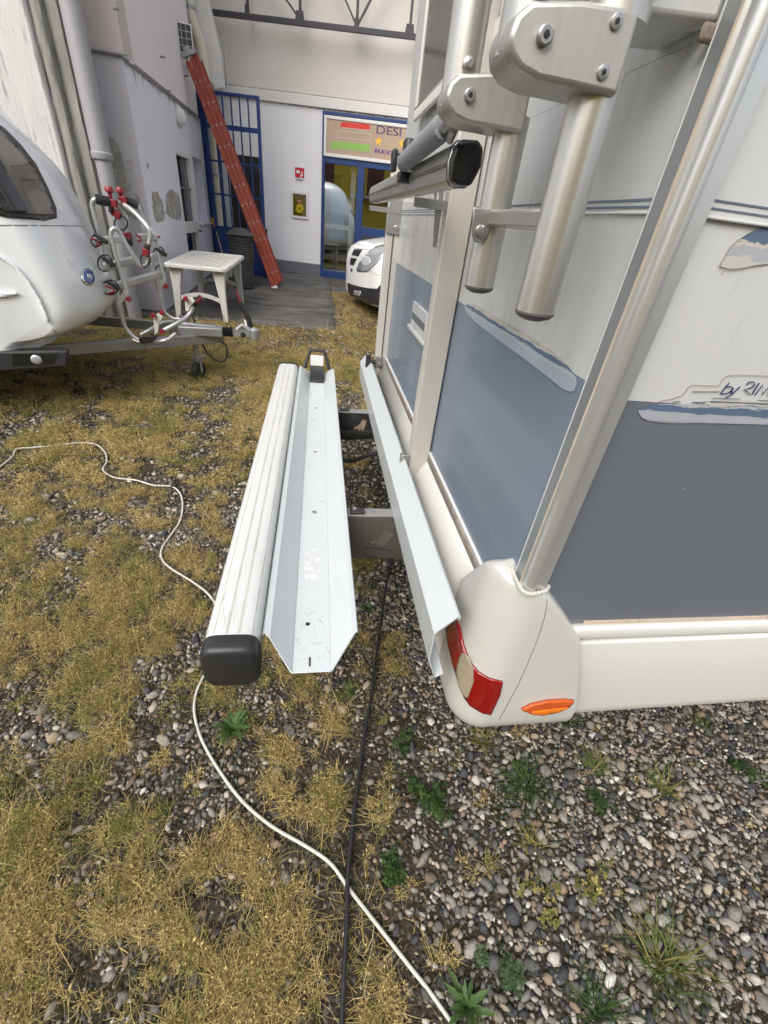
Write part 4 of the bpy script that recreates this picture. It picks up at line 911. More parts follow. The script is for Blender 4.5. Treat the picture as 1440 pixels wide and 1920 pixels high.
# foam roller
FX = .205
fa, fb = onx(832, 238, FX), onx(757, 306, FX)
b = MB(); b.tube([tuple(fa), tuple(fa + (fb - fa) * .03), tuple(fb - (fb - fa) * .03), tuple(fb)], [.0165, .0195, .0195, .016], 24); b.build('foam_roller', MT['foam'], bcar)
b = MB(); b.tube([tuple(fa - (fb - fa) * .22), tuple(fa + (fb - fa) * .01)], .010, 14); b.tube([tuple(fa - (fb - fa) * .2 + np.array([.0, 0, -.015])), tuple(fa - (fb - fa) * .02 + np.array([.012, 0, -.016]))], .007, 8); b.build('clevis', MT['steel'], bcar)
q = fb
b = MB(); b.box((q[0] - .012, q[1] - .02, q[2] - .04), (q[0] + .03, q[1] + .015, q[2] - .017)); b.box((q[0] - .03, q[1] - .012, q[2] - .02), (q[0] - .018, q[1] + .03, q[2] + .025)); b.build('roller_clamp', MT['black'], bcar, bevel=.004)
q = onx(771, 280, FX)
b = MB(); b.tube([tuple(q + [0, .03, -.02]), tuple(q + [0, .03, .014]), tuple(q + [0, .03, .022])], [.014, .016, .011], 14); b.build('clamp_knob', MT['black'], bcar)

# ------------------------------------------------------------------ loading ramp clipped to the uprights
ramp = thing('loading_ramp', 'white folded steel loading ramp stowed on edge beside the motorhome skirt', 'ramp', (.3, 1.7, .6))
S = .85
def rp(px, py): p = ony(px, py, .72 * S); return (p[0], p[2])
Aa, Bb, Cc, Dd, Ee = rp(860, 1156), rp(814, 1188), rp(803, 1239), rp(815, 1271), rp(832, 1263)
far_y = 3.3 * S
secr = [(Aa[0] + .004, Aa[1] - .012), (Aa[0] + .006, Aa[1] - .003), Aa, Bb, Cc, Dd, Ee]
b = MB(); b.strip(secr, [.72 * S] * 7, [far_y] * 7)
b.build('ramp_rail', MT['rack_white'], ramp, solid=.003, soff=-1, smooth=False)
# ------------------------------------------------------------------ clips and knobs that hold the ramp
q = onx(745, 842, Aa[0] - .002)
b = MB(); b.box((Aa[0] - .010, yn - .002, Aa[1] - .02), (xn0 + .002, yn + .02, Aa[1] + .016)); b.box((Aa[0] - .014, yn - .002, Aa[1] - .024), (Aa[0] - .0105, yn + .02, Aa[1] + .016)); b.build('clip', MT['steel'], ramp, bevel=.003)
z_ = ony(712, 676, yf)[2]
b = MB(); b.box((xf0 - .002, yf - .014, z_ - .035), (xf0 + .045, yf - .002, z_ + .03)); kp = b.build('catch_plate', MT['steel'], ramp, bevel=.003)
b = MB(); disc_x(b, (xf0 + .028, yf - .014, z_ + .015), .009, .005, 12, (0, -1, 0)); disc_x(b, (xf0 + .028, yf - .014, z_ - .016), .009, .005, 12, (0, -1, 0)); b.build('bolt', MT['steel'], kp)
b = MB(); b.tube([(xf0 + .0, yf - .02, z_ - .005), (xf0 - .045, yf - .02, z_ - .005)], .012, 10); b.tube([(xf0 - .045, yf - .02, z_ + .035), (xf0 - .045, yf - .02, z_ - .04)], .015, 10); b.prism([(xf0 - .03, yf - .03, z_ - .055), (xf0 - .06, yf - .03, z_ - .06), (xf0 - .045, yf - .03, z_ - .12), (xf0 - .02, yf - .03, z_ - .10)], (0, .012, 0)); b.build('wing_knob', MT['black'], ramp, bevel=.004)

# ------------------------------------------------------------------ scooter rack
rack = thing('scooter_rack', 'white scooter carrier rack with channel rail, ribbed bumper tube and cross arms', 'carrier rack', (0, 1.7, .5))
ZB, ZLIP = .645, .697
bl, br = onz(545, 1262, ZB), onz(621, 1262, ZB)
ll, lr = onz(494, 1188, ZLIP), onz(668, 1181, ZLIP)
yfar = onz(598, 690, ZLIP)[1]
ybn = bl[1]; yln = ll[1]
xc_ = .5 * (bl[0] + br[0]); hb2 = .5 * (br[0] - bl[0]); hl2 = .5 * (lr[0] - ll[0])
sec = [(xc_ - hl2 - .003, ZLIP - .007), (xc_ - hl2, ZLIP), (xc_ - hl2 + .011, ZLIP - .001), (xc_ - hb2, ZB)]
secR = [(2 * xc_ - x, z) for x, z in sec]
ya = [yln, yln, yln - .012, ybn]; yb2 = [yfar, yfar, yfar + .004, yfar + .06]
b = MB(); b.strip(sec, ya, yb2); b.build('channel_side', MT['rack_white'], rack, solid=.003, soff=1, smooth=False)
b = MB(); b.strip(secR, ya, yb2); b.build('channel_side', MT['rack_white'], rack, solid=.003, soff=-1, smooth=False)
b = MB(); b.box((xc_ - hb2, ybn, ZB - .003), (xc_ + hb2, yfar + .06, ZB - .0002)); cb2 = b.build('channel_floor', MT['rack_base'], rack, bevel=.001)
# worn patch, bolts and slots in the floor
for (px_, py_, kind) in ((593, 765, 'o'), (591, 847, 'o'), (589, 961, 'b'), (577, 1170, 'o'), (581, 1241, 's')):
    q = onz(px_, py_, ZB)
    b = MB()
    if kind == 'b':
        b.lathe((q[0], q[1], ZB), [(0, .0045), (.007, .004), (.009, .0), (.0, .0)], 14); b.build('bolt', MT['steel'], cb2)
    elif kind == 'o':
        b.lathe((q[0], q[1], ZB), [(0, .0006), (.0058, .0006), (.0058, .0)], 14); b.build('bolt_hole', MT['black'], cb2)
    else:
        b.tube([(q[0], q[1] - .012, ZB - .0035), (q[0], q[1] + .012, ZB - .0035)], .0042, 12); b.build('slot_hole', MT['black'], cb2)
rw = random.Random(4); b = MB(); pts = []
q = onz(585, 1058, ZB)
for k in range(40):
    a = 2 * math.pi * k / 40; pts.append((q[0] + .026 * math.cos(a) * (1 + rw.gauss(0, .10)), q[1] + .075 * math.sin(a) * (1 + rw.gauss(0, .06)), ZB + .0002))
b.prism(pts, (0, 0, .0003)); b.build('worn_patch', M('worn_paint', (.58, .59, .58), .6, var=.12, vs=40, dirt=(.72, .75, .75), ds=45, dth=.48, damt=.9), cb2, smooth=False)
# wheel stop at the far end
b = MB(); y5 = yfar - .14
b.prism([(xc_ - hb2 * .96, y5, ZB + .001), (xc_ - hb2 * .96, y5 + .02, ZB + .02), (xc_ - hb2 * .96, yfar + .05, ZB + .05), (xc_ - hb2 * .96, yfar + .05, ZB + .001)], (2 * hb2 * .96, 0, 0)); ws = b.build('wheel_stop', MT['black'], rack, bevel=.005)
b = MB(); b.box((xc_ - hb2 * .9, yfar + .05, ZB + .0505), (xc_ + hb2 * .9, yfar + .056, ZB + .115)); b.build('stop_plate', MT['white_plain'], ws, bevel=.002)
b = MB(); b.tube([(xc_ - hb2 * 1.75, yfar + .05, ZLIP - .02), (xc_ - hb2 * 1.0, yfar + .085, ZLIP + .085), (xc_ + hb2 * 1.0, yfar + .085, ZLIP + .085), (xc_ + hb2 * 1.75, yfar + .05, ZLIP - .02)], .012, 10); b.build('stop_loop', MT['black'], ws)
# ribbed bumper tube
ZT_ = .725
tl_, tr_ = onz(381, 1190, ZT_ - .012), onz(487, 1203, ZT_ - .02)
x0, x1 = tl_[0], tr_[0]; yt0 = .5 * (tl_[1] + tr_[1]) - .005; yt1 = onz(540, 682, ZT_)[1]
hgt = .128
def tsec(g=0.0):
    c = (x0 + x1) / 2; hw = (x1 - x0) / 2 + g; zt_, zb_ = ZT_ + g, ZT_ - hgt - g
    out = []
    for a in np.linspace(0, 2 * math.pi, 40, endpoint=False):
        ca, sa_ = math.cos(a), math.sin(a); e = .42
        out.append((c + hw * math.copysign(abs(ca) ** e, ca), (zt_ + zb_) / 2 + (zt_ - zb_) / 2 * math.copysign(abs(sa_) ** .55, sa_)))
    return out
b = MB(); T = tsec(); b.grid([[(x, yt0, z), (x, yt1, z)] for x, z in T], True); tb = b.build('bumper_tube', MT['tube_white'], rack, ang=60)
for k, (fx, w_) in enumerate(((.20, .0035), (.42, .0055), (.63, .0065), (.86, .004))):
    xx = x0 + (x1 - x0) * fx; e = 1 / .42
    sa_ = (1 - min(1, abs((xx - (x0 + x1) / 2) / ((x1 - x0) / 2))) ** (2 * e)) ** .5
    zz = ZT_ - hgt / 2 + hgt / 2 * sa_ ** .55
    rr = random.Random(20 + k); b = MB(); P0 = []
    for y in np.arange(yt0 + .004, yt1, .02):
        j = rr.gauss(0, .00022); P0.append([(xx - w_ / 2 + j, y, zz - (.0012 if k == 3 else .0001)), (xx + j, y, zz + .0006), (xx + w_ / 2 + j + abs(rr.gauss(0, .0006)), y, zz - (.0016 if k == 3 else .0001))])
    b.grid(P0); b.build('dirt_rib', MT['tube_dirt'], tb, ang=80)
b = MB(); b.box((x0 - .0018, yt0 + .01, ZT_ - .060), (x0 - .0002, yt1 - .02, ZT_ - .040)); b.build('red_reflector', MT['bike_red'], tb)
def endcap(ys, d):
    b = MB(); rings_ = []
    for off, g in ((0.0, .002), (.03, .002), (.038, -.002), (.044, -.010)):
        rings_.append([(x, ys + d * off, z) for x, z in tsec(g)])
    n = len(rings_[0]); vs = [p for r in rings_ for p in r]
    b.add(vs, [(i * n + j, i * n + (j + 1) % n, (i + 1) * n + (j + 1) % n, (i + 1) * n + j) for i in range(3) for j in range(n)] + [tuple(range(3 * n, 4 * n)), tuple(range(n))])
    return b.build('end_cap', MT['black'], tb, ang=40)
endcap(yt0, -1); endcap(yt1, 1)
for px_, py_ in ((551, 748), (541, 845), (523, 942)):
    q = onz(px_, py_, ZT_ - .07); b = MB(); b.tube([(x1 - .004, q[1], ZT_ - .07), (xc_ - hl2 - .001, q[1], ZT_ - .07)], .008, 10); b.build('spacer_bolt', MT['steel'], rack)
# cross arms
ZA = ZB - .0035
def arm(pyc, pxc, plate, dark):
    ym = onz(pxc, pyc, ZA)[1]
    b = MB(); b.box((x0 + .02, ym - .024, ZA - .006), (.50, ym + .024, ZA)); b.box((x0 + .02, ym + .020, ZA - .05), (.50, ym + .024, ZA - .006)); a = b.build('cross_arm', MT['arm'], rack, bevel=.004)
    b = MB()
    for k in range(9):
        xs_ = xc_ + hl2 - .03 + k * .034
        if xs_ < .24: b.tube([(xs_ - .007, ym, ZA - .0040), (xs_ + .007, ym, ZA - .0040)], .0048, 8)
    b.build('slots', MT['black'], a)
    b = MB(); b.box((x0 + .03, ym - .023, ZA - plate), (.45, ym - .018, ZA - .0065)); pl = b.build('arm_plate', MT['black'] if dark else MT['arm_plate'], a, bevel=.002)
    b = MB(); b.box((xc_ + hl2 + .02, ym - .018, ZA + .0003), (xc_ + hl2 + .07, ym + .018, ZA + .010)); k = b.build('clamp_block', MT['black'], a, bevel=.003)
    b = MB(); disc_x(b, (xc_ + hl2 + .034, ym, ZA + .010), .009, .007, 8, (0, 0, 1)); b.build('bolt', MT['steel'], a)
    return ym - .0235, a
yp, pl = arm(960, 700, .20, False)
def qa(x, y): return (620 + x / 6.0, 740 + y / 6.0)
for a_, w_ in (([(455, 1668), (540, 1640), (590, 1590), (618, 1528)], 4.0), ([(520, 1684), (590, 1645), (630, 1600), (655, 1535)], 4.4), ([(572, 1697), (630, 1655), (660, 1610), (690, 1560)], 4.4)):
    ribbon('logo_stroke', [qa(*p) for p in a_], w_ * 1.25, 'steel', ony, .0006, pl, yp, smooth=3)
ribbon('pressed_outline', [qa(*p) for p in ((700, 1770), (620, 1745), (520, 1730), (410, 1722), (372, 1760), (395, 1805), (480, 1830), (600, 1845), (690, 1835))], .9, 'black', ony, .0005, pl, yp, smooth=3)
yp2, pl2 = arm(770, 665, .115, True)
for a_, w_ in (([(265, 382), (325, 350), (368, 282)], 3.0), ([(310, 392), (355, 355), (378, 285)], 3.0), ([(348, 402), (378, 355), (390, 290)], 3.0)):
    ribbon('logo_stroke', [qa(*p) for p in a_], w_ * 1.1, 'sign_bg', ony, .0006, pl2, yp2, smooth=3)
b = MB(); P0 = []
for x in np.linspace(x0 + .05, .42, 14):
    zz = ZA - .155 + .05 * ((x - .15) / .3) ** 2; P0.append([(x, yp2 - .02, ZA - .095 + .02 * ((x - .15) / .3) ** 2), (x, yp2 - .03, zz + .03), (x, yp2 - .02, zz), (x, yp2 + .06, zz)])
b.grid(P0); b.build('lower_cover', MT['black'], pl2, ang=50)
# black plug lead hanging between rack and motorhome
q = [onz(712, 848, .52), onz(690, 853, .5), onz(668, 862, .46), onz(648, 864, .44), onz(635, 860, .46), onz(615, 850, .6)]
b = MB(); b.tube(smoothpath([tuple(p) for p in q], 6), .011, 8); b.build('plug_lead', MT['black'], rack)

# wear: scratches on tube and channel, chips on the slate side panel (too small to pick apart)
rs_ = random.Random(77); b = MB()
for k in range(46):
    x_ = rs_.uniform(xc_ - hb2 * .9, xc_ + hb2 * .9); y_ = ybn + abs(rs_.gauss(.01, .12)) if k % 3 else rs_.uniform(ybn, yfar); l_ = rs_.uniform(.004, .03); a_ = rs_.uniform(0, math.pi)
    p = Vector((x_, y_, ZB + .0002)); d = Vector((math.cos(a_), math.sin(a_), 0)) * l_ * .5
    if abs(p.x + d.x - xc_) < hb2 and abs(p.x - d.x - xc_) < hb2 and min(p.y - abs(d.y), 9) > ybn: b.bar(p - d, p + d, rs_.uniform(.0003, .0009), .0003)
tag(b.build('scratches', MT['line_grey'], rack, smooth=False), kind='stuff')
b = MB()
for k in range(34):
    x_ = rs_.uniform(x0 + .02, x1 - .02); y_ = yt0 + .01 + abs(rs_.gauss(0, .16)); l_ = rs_.uniform(.01, .06); d = Vector((rs_.gauss(0, .12), 1, 0)).normalized() * l_ * .5
    e = 1 / .42; sa_ = (1 - min(1, abs((x_ - (x0 + x1) / 2) / ((x1 - x0) / 2))) ** (2 * e)) ** .5; zz = ZT_ - hgt / 2 + hgt / 2 * sa_ ** .55
    p = Vector((x_, y_ + l_ * .5, zz + .0001)); b.bar(p - d, p + d, rs_.uniform(.0003, .0010), .0003)
tag(b.build('scratches', MT['tube_dirt'], rack, smooth=False), kind='stuff')
b = MB()
for k in range(70):
    x_ = rs_.uniform(.5, 2.4); z_ = rs_.uniform(.84, ZBS - .01) if k % 3 else rs_.uniform(ZBS + .01, 1.9); r_ = rs_.uniform(.0006, .0022)
    b.add([(x_ + r_ * math.cos(a) * rs_.uniform(.7, 1.5), YS - .0006, z_ + r_ * math.sin(a) * rs_.uniform(.6, 1.2)) for a in np.linspace(0, 2 * math.pi, 6, endpoint=False)], [tuple(range(6))])
tag(b.build('stone_chips', MT['line_grey'], mh, smooth=False), kind='stuff')
for z_ in np.arange(1.05, 2.8, .42):
    b = MB(); disc_x(b, (.4385, .5612, z_), .0035, .0012, 10, (0, -1, 0)); b.build('profile_screw', MT['steel'], mh)

# ------------------------------------------------------------------ white caravan
TH = math.radians(18); CO = Vector((-1.91, 4.48, 0))
CM = Matrix.Translation(CO) @ Matrix.Rotation(TH, 4, 'Z')
def cmb(): b = MB(); b.m = CM; return b
cv = thing('caravan', 'white streamlined touring caravan with dark window and tow hitch', 'caravan', tuple(CM @ Vector((-2.5, 0, 0))))
key = [(-.12, .555), (.02, .575), (.12, .61), (.20, .675), (.238, .76), (.236, .88), (.215, .99), (.14, 1.26), (.05, 1.54), (-.08, 1.71), (-.19, 1.84), (-.40, 2.07), (-.75, 2.34), (-1.3, 2.52), (-2.2, 2.58), (-4.4, 2.55), (-5.0, 2.4), (-5.2, 2.0), (-5.25, 1.2), (-5.22, .7), (-5.15, .5), (-4.9, .46), (-3, .46), (-.45, .46), (-.22, .47), (-.17, .52)]
pf = [(p.x, p.y) for p in smoothpath([(x, z, 0) for x, z in key + key[:1]], 5)][:-1]
def offset_in(pl, d):
    n = len(pl); out = []
    A2 = sum(pl[i][0] * pl[(i + 1) % n][1] - pl[(i + 1) % n][0] * pl[i][1] for i in range(n))
    sgn = 1 if A2 > 0 else -1
    for i in range(n):
        a, c = Vector(pl[i - 1]), Vector(pl[(i + 1) % n]); t = (c - a).normalized(); nn = Vector((-t.y, t.x)) * sgn
        out.append((pl[i][0] + nn.x * d, pl[i][1] + nn.y * d))
    return out
rows = []
prof_v = [(-1.02, .085), (-1.016, .055), (-1.0, .028), (-.97, .009), (-.92, 0), (-.6, 0), (-.2, 0), (.2, 0), (.6, 0), (.92, 0), (.97, .009), (1.0, .028), (1.016, .055), (1.02, .085)]
for v, d in prof_v:
    rows.append([(u - .05 * (v * v - .9) * (1 if u > -.6 else 0) * max(0, min(1, (u + .6) / .5)), v, z) for (u, z0_), (u_, z) in zip(offset_in(pf, d), [(q[0], p_[1] + (q[1] - p_[1]) * (.12 if p_[1] < .66 else 1)) for p_, q in zip(pf, offset_in(pf, d))])])
rows = [[(u - .16 - .20 * abs(v) ** 3 * max(0, min(1, (u + 1.2) / 1.2)), v, z) for u, v, z in r] for r in rows]
b = cmb(); n = len(pf); vs = [p for r in rows for p in r]
fs_ = [(i * n + j, i * n + (j + 1) % n, (i + 1) * n + (j + 1) % n, (i + 1) * n + j) for i in range(len(rows) - 1) for j in range(n)] + [tuple(range(n)), tuple(range((len(rows) - 1) * n, len(rows) * n))]
b.add(vs, fs_); cvb = b.build('body', MT['cv_white'], cv, ang=50)
bv = bvh_of([cvb])
ws_ = lambda P_: [(x - 24, y + 14) for x, y in P_]
on_surface('window_seal', ws_([(-150, 205), (-60, 200), (0, 206), (32, 228), (62, 258), (90, 294), (112, 337), (128, 376), (129, 395), (108, 400), (38, 394), (14, 388), (0, 377), (-50, 360), (-150, 350)]), bv, MT['black'], cv, .004, 6, .006)
on_surface('window', ws_([(-150, 217), (-60, 212), (0, 217), (30, 238), (59, 267), (85, 301), (106, 341), (121, 378), (121, 387), (106, 391), (42, 384), (20, 377), (0, 366), (-50, 350), (-150, 340)]), bv, MT['cv_glass'], cv, .010, 6, .006)
on_surface('body_seam', [(-200, 418), (0, 420.5), (100, 422), (172, 423), (172, 424.5), (100, 424), (0, 423.5), (-200, 422)], bv, MT['galv'], cv, .001, 10, .001)
rim_ = [(-120, 440), (-40, 462), (0, 481), (28, 501), (52, 530), (72, 563), (84, 592), (90, 604)]
on_surface('arch_moulding', rim_ + [(x + 5 if x < 90 else x + 1, y - 1 if x < 90 else y - 6) for x, y in reversed(rim_)], bv, MT['cv_white'], cv, .010, 5, .022)
on_surface('panel_gap', [(98, 616), (108, 630), (121, 653), (122.5, 653), (110, 629), (100, 616)], bv, MT['black'], cv, .001, 5, .001)
bd = on_surface('badge', [(163 + 12 * math.cos(a) + 2 * math.sin(a), 519 + 16 * math.sin(a)) for a in np.linspace(0, 2 * math.pi, 28, endpoint=False)], bv, MT['chrome'], cv, .006, 4, .01)
on_surface('badge_face', [(163.5 + 9 * math.cos(a) + 2 * math.sin(a), 519 + 13 * math.sin(a)) for a in np.linspace(0, 2 * math.pi, 28, endpoint=False)], bv, MT['badge_blue'], bd, .013, 4, .003)
for dx, dy in ((-3, -2), (0, -1), (3, 0)):
    on_surface('badge_mark', [(163.5 + dx + 1.6 * math.cos(a), 519 + dy + 4 * math.sin(a)) for a in np.linspace(0, 2 * math.pi, 8, endpoint=False)], bv, MT['white_plain'], bd, .0155, 2, .002)
on_surface('grab_recess', [(-20, 540), (10, 546), (30, 546), (34, 550), (12, 556), (-20, 556)], bv, MT['cv_white'], cv, .012, 5, .016)
b = cmb(); b.prism([(-.20, -1.045, .505), (-.235, -1.045, .395), (-.6, -1.045, .375), (-5.0, -1.045, .36), (-5.0, -1.045, .50), (-.6, -1.045, .505), (-.27, -1.045, .51)], (0, .10, 0)); sk_ = b.build('black_skirt', MT['cv_skirt'], cv, bevel=.012, seg=3)
b = cmb(); b.prism([(-.27, -1.048, .485), (-.31, -1.048, .415), (-.55, -1.048, .41), (-.52, -1.048, .49)], (0, .004, 0)); b.build('lamp_recess', MT['black_gloss'], sk_)
b = cmb(); b.lathe((-.40, -1.046, .45), [(.0, -.010), (.022, -.009), (.032, -.004), (.034, 0)], 20, 'y'); b.build('fog_lamp', MT['lamp_glass'], sk_)
for u0, u1 in ((-.75, -1.7), (-3.2, -4.5)):
    b = cmb(); b.prism([(u0, 1.021, 1.35), (u1, 1.021, 1.35), (u1, 1.021, 1.95), (u0 - .12, 1.021, 1.95)], (0, .008, 0)); b.build('far_window', MT['cv_glass'], cv, bevel=.003)
b = cmb(); b.box((-5.0, .99, .36), (-.3, 1.04, .53)); b.build('black_skirt', MT['cv_skirt'], cv, bevel=.01)
b = cmb(); b.box((-2.9, 1.0205, .6), (-2.25, 1.03, 2.25)); b.build('caravan_door', MT['cv_white'], cv, bevel=.004)
b = cmb(); b.box((-4.9, -.85, .30), (-.62, .85, .47)); b.build('underfloor', MT['black'], cv)
for v in (-.9, .7):
    b = cmb(); b.lathe((-2.7, v, .31), [(0, 0), (.2, 0), (.28, 0), (.31, .03), (.31, .17), (.28, .2), (0, .2)], 24, 'y'); b.build('wheel', MT['tyre'], cv)
# tow frame
nb, nt_ = onz(160, 652, .395), onz(418, 633, .395)
fb_, ft_ = onz(240, 606, .395), onz(400, 619, .395)
b = MB(); b.bar(tuple(nb + (nb - nt_) * .5), tuple(nt_), .05, .085); b.build('tow_beam', MT['galv'], cv, bevel=.004)
b = MB(); b.bar(tuple(fb_ + (fb_ - ft_) * .5), tuple(ft_), .05, .085); b.build('tow_beam', MT['galv'], cv, bevel=.004)
hA, hB = Vector(onz(335, 618, .47)), Vector(onz(418, 622, .47))
ax_ = (hB - hA).normalized(); up_ = Vector((0, 0, 1)); sd_ = ax_.cross(up_)
b = MB(); b.bar(hA, hB, .12, .085); b.bar(hA + up_ * .05, hB + up_ * .03 - ax_ * .05, .07, .05); hs_ = b.build('hitch_housing', MT['arm_light'] if 'arm_light' in MT else MT['galv'], cv, bevel=.012, seg=2)
pts = []; rs = []
for k in range(13):
    pts.append(hB + ax_ * (.005 + .085 * k / 12)); rs.append(.05 if k % 2 == 0 else .035)
b = MB(); b.tube(pts, rs, 16); b.build('rubber_bellows', MT['black'], cv)
e0 = hB + ax_ * .09
b = MB(); b.bar(e0, e0 + ax_ * .16, .07, .06); b.tube([e0 + ax_ * .04 + up_ * .03, e0 + ax_ * .09 + up_ * .07, e0 + ax_ * .16 + up_ * .03], .02, 8); b.lathe(tuple(e0 + ax_ * .2 - up_ * .06), [(0, 0), (.045, 0), (.05, .03), (.045, .09), (.02, .11), (0, .11)], 18); b.build('coupling_head', MT['galv'], cv)
b = MB(); b.lathe(tuple(e0 + ax_ * .1 - sd_ * .0 + Vector((0, -.045, -.01))), [(0, -.01), (.022, -.008), (.025, 0)], 14, 'y'); b.build('red_button', MT['black'], cv)
# stabiliser handle (long black lever with red edge)
yl = 4.75
L1 = [ony(x, y, yl) for x, y in ((466, 622), (469, 612), (463, 590), (452, 570), (443, 548))]
b = MB(); b.tube([tuple(p) for p in L1], [.03, .03, .028, .024, .012], 10); lv = b.build('hitch_lever', MT['black'], cv)
b = MB(); b.tube([tuple(Vector(ony(x, y, yl - .03))) for x, y in ((443, 545), (447, 557), (452, 566))], .009, 8); b.build('red_grip', MT['bike_red'], lv)
b = MB(); q = ony(466, 622, yl - .03); b.lathe(tuple(q), [(0, -.03), (.03, -.028), (.04, -.012), (.042, .02)], 18, 'y'); b.build('lever_hub', MT['chrome'], lv)
b = MB(); b.tube([tuple(ony(463, 618, yl)), tuple(ony(462, 600, yl))], .022, 10); b.build('lever_shaft', MT['white_plain'], lv)
# hand brake lever
b = MB(); b.tube([tuple(ony(x, y, 4.7)) for x, y in ((352, 592), (362, 575), (376, 556))], [.016, .02, .022], 10); hb3 = b.build('hand_brake', MT['black'], cv)
b = MB(); b.tube([tuple(ony(x, y, 4.68)) for x, y in ((369, 567), (379, 557))], .012, 8); b.build('red_grip', MT['bike_red'], hb3)
b = MB(); b.tube([tuple(ony(346, 612, 4.7)), tuple(ony(354, 588, 4.7))], .02, 8); b.tube([tuple(ony(343, 618, 4.68)), tuple(ony(343, 592, 4.68))], .035, 10); b.build('hitch_post', MT['galv'], cv)
# jockey wheel and lead
jw = ong(375, 711); 
jt = Vector((jw[0] - .0, jw[1], 0))
b = MB(); b.tube([jt + Vector((0, 0, .16)), jt + Vector((0, 0, .42))], .025, 12); j_ = b.build('jockey_leg', MT['galv'], cv)
m = Matrix.Translation(jt + Vector((0, 0, .092))) @ Matrix.Rotation(math.radians(65), 4, 'Z')
b = MB(); b.m = m; b.lathe((0, -.03, 0), [(0, 0), (.05, 0), (.08, .004), (.092, .02), (.092, .04), (.08, .056), (.05, .06), (0, .06)], 22, 'y'); b.build('jockey_wheel', MT['tyre'], j_)
b = MB(); b.m = m; b.box((-.012, -.042, -.01), (.012, -.034, .12)); b.box((-.012, .034, -.01), (.012, .042, .12)); b.box((-.03, -.042, .11), (.03, .042, .14)); b.build('wheel_fork', MT['galv'], j_)
lead = [ony(x, y, 4.55) for x, y in ((342, 605), (346, 588), (356, 588), (364, 600), (372, 625), (385, 655), (402, 674), (418, 678), (426, 665), (424, 648), (415, 642))]
b = MB(); b.tube(smoothpath([tuple(p) for p in lead], 6), .009, 8); b.build('electric_lead', MT['black'], cv)
rdw = [ony(x, y, 4.6) for x, y in ((396, 606), (398, 625), (403, 645))]
b = MB(); b.tube([tuple(p) for p in rdw], .003, 5); b.build('breakaway_cable', MT['bike_red'], cv)

# ------------------------------------------------------------------ bicycle rack on the caravan hitch
cr = thing('hitch_bicycle_rack', 'folded aluminium bicycle rack with burgundy clamps on the caravan hitch', 'bicycle rack', (-1.5, 4.4, .44))
def Z3(x, y, Y): return Vector(ony(160 + x / 4.5, 340 + y / 4.5, Y))
def ctube(name, pts, r=.0155, mat='bike_alu', sm=6, parent=None):
    P_ = [Z3(*p) for p in pts]; b = MB(); b.tube(smoothpath([tuple(p) for p in P_], sm) if sm else P_, r, 12); return b.build(name, MT[mat], parent or cr)
N_, F_ = 4.06, 4.48
ctube('side_tube', [(345, 905, N_), (310, 800, N_), (270, 670, N_), (225, 500, N_), (216, 430, N_), (246, 397, N_ + .01), (290, 432, N_ + .03), (350, 540, N_ + .05), (430, 660, N_ + .07), (475, 715, N_ + .08), (515, 705, N_ + .08), (530, 660, N_ + .08)])
ctube('side_tube', [(290, 1020, N_), (325, 1200, N_), (365, 1270, N_), (420, 1320, N_), (470, 1345, N_)], .0165)
ctube('side_tube', [(545, 395, F_), (575, 430, F_), (600, 520, F_), (645, 720, F_), (672, 830, F_)], .014)
ctube('side_tube', [(560, 690, F_), (600, 860, F_), (640, 1000, F_), (668, 1100, F_), (740, 1155, F_), (800, 1160, F_)], .014)
ctube('rear_leg', [(105, 400, N_ + .15), (160, 580, N_ + .15), (215, 780, N_ + .1), (285, 1000, N_ + .05)], .014)
hoop = ctube('top_hoop', [(108, 410, N_ + .12), (80, 300, N_ + .12), (58, 200, N_ + .12), (78, 155, N_ + .12), (130, 160, N_ + .15), (220, 172, N_ + .2), (340, 180, N_ + .3), (420, 190, F_), (455, 230, F_), (480, 320, F_), (500, 420, F_)], .0165)
ctube('foam_grip', [(85, 148, N_ + .12), (140, 160, N_ + .14), (200, 172, N_ + .18)], .034, 'black', 3, hoop)
ctube('foam_grip', [(345, 172, N_ + .29), (385, 183, N_ + .33), (412, 190, F_)], .033, 'black', 3, hoop)
ar = ctube('holding_arm', [(330, 200, N_ + .2), (400, 250, N_ + .15), (480, 330, N_ + .1), (535, 400, N_ + .08), (550, 460, N_ + .08), (530, 560, N_ + .08), (515, 620, N_ + .08)], .0175)
ctube('holding_arm', [(245, 215, N_ + .25), (300, 240, N_ + .3), (345, 310, N_ + .3), (358, 400, N_ + .3), (365, 480, N_ + .3)], .015)
for a_, c_ in (((70, 505, N_ + .05), (330, 480, N_ + .2)), ((440, 470, F_ - .1), (600, 470, F_))):
    b = MB(); b.bar(Z3(*a_), Z3(*c_), .045, .05); b.build('wheel_rail', MT['bike_alu'], cr, bevel=.008)
for a_, c_ in (((155, 725, N_ - .02), (420, 662, N_ + .15)), ((545, 645, F_ - .02), (640, 618, F_ + .06)), ((250, 885, N_ - .02), (650, 778, F_ + .06))):
    b = MB(); b.bar(Z3(*a_), Z3(*c_), .045, .055); b.build('wheel_rail', MT['bike_alu'], cr, bevel=.010)
ctube('base_tube', [(400, 1335, N_), (470, 1360, N_), (580, 1360, N_ + .02), (690, 1335, N_ + .05), (760, 1285, N_ + .1)], .0165)
ctube('base_tube', [(465, 1295, N_ + .1), (560, 1245, N_ + .15), (640, 1195, F_ - .1), (740, 1180, F_)], .0155)
ctube('base_tube', [(645, 1265, N_ + .05), (760, 1205, N_ + .1), (860, 1140, N_ + .2), (910, 1060, N_ + .25)], .018)
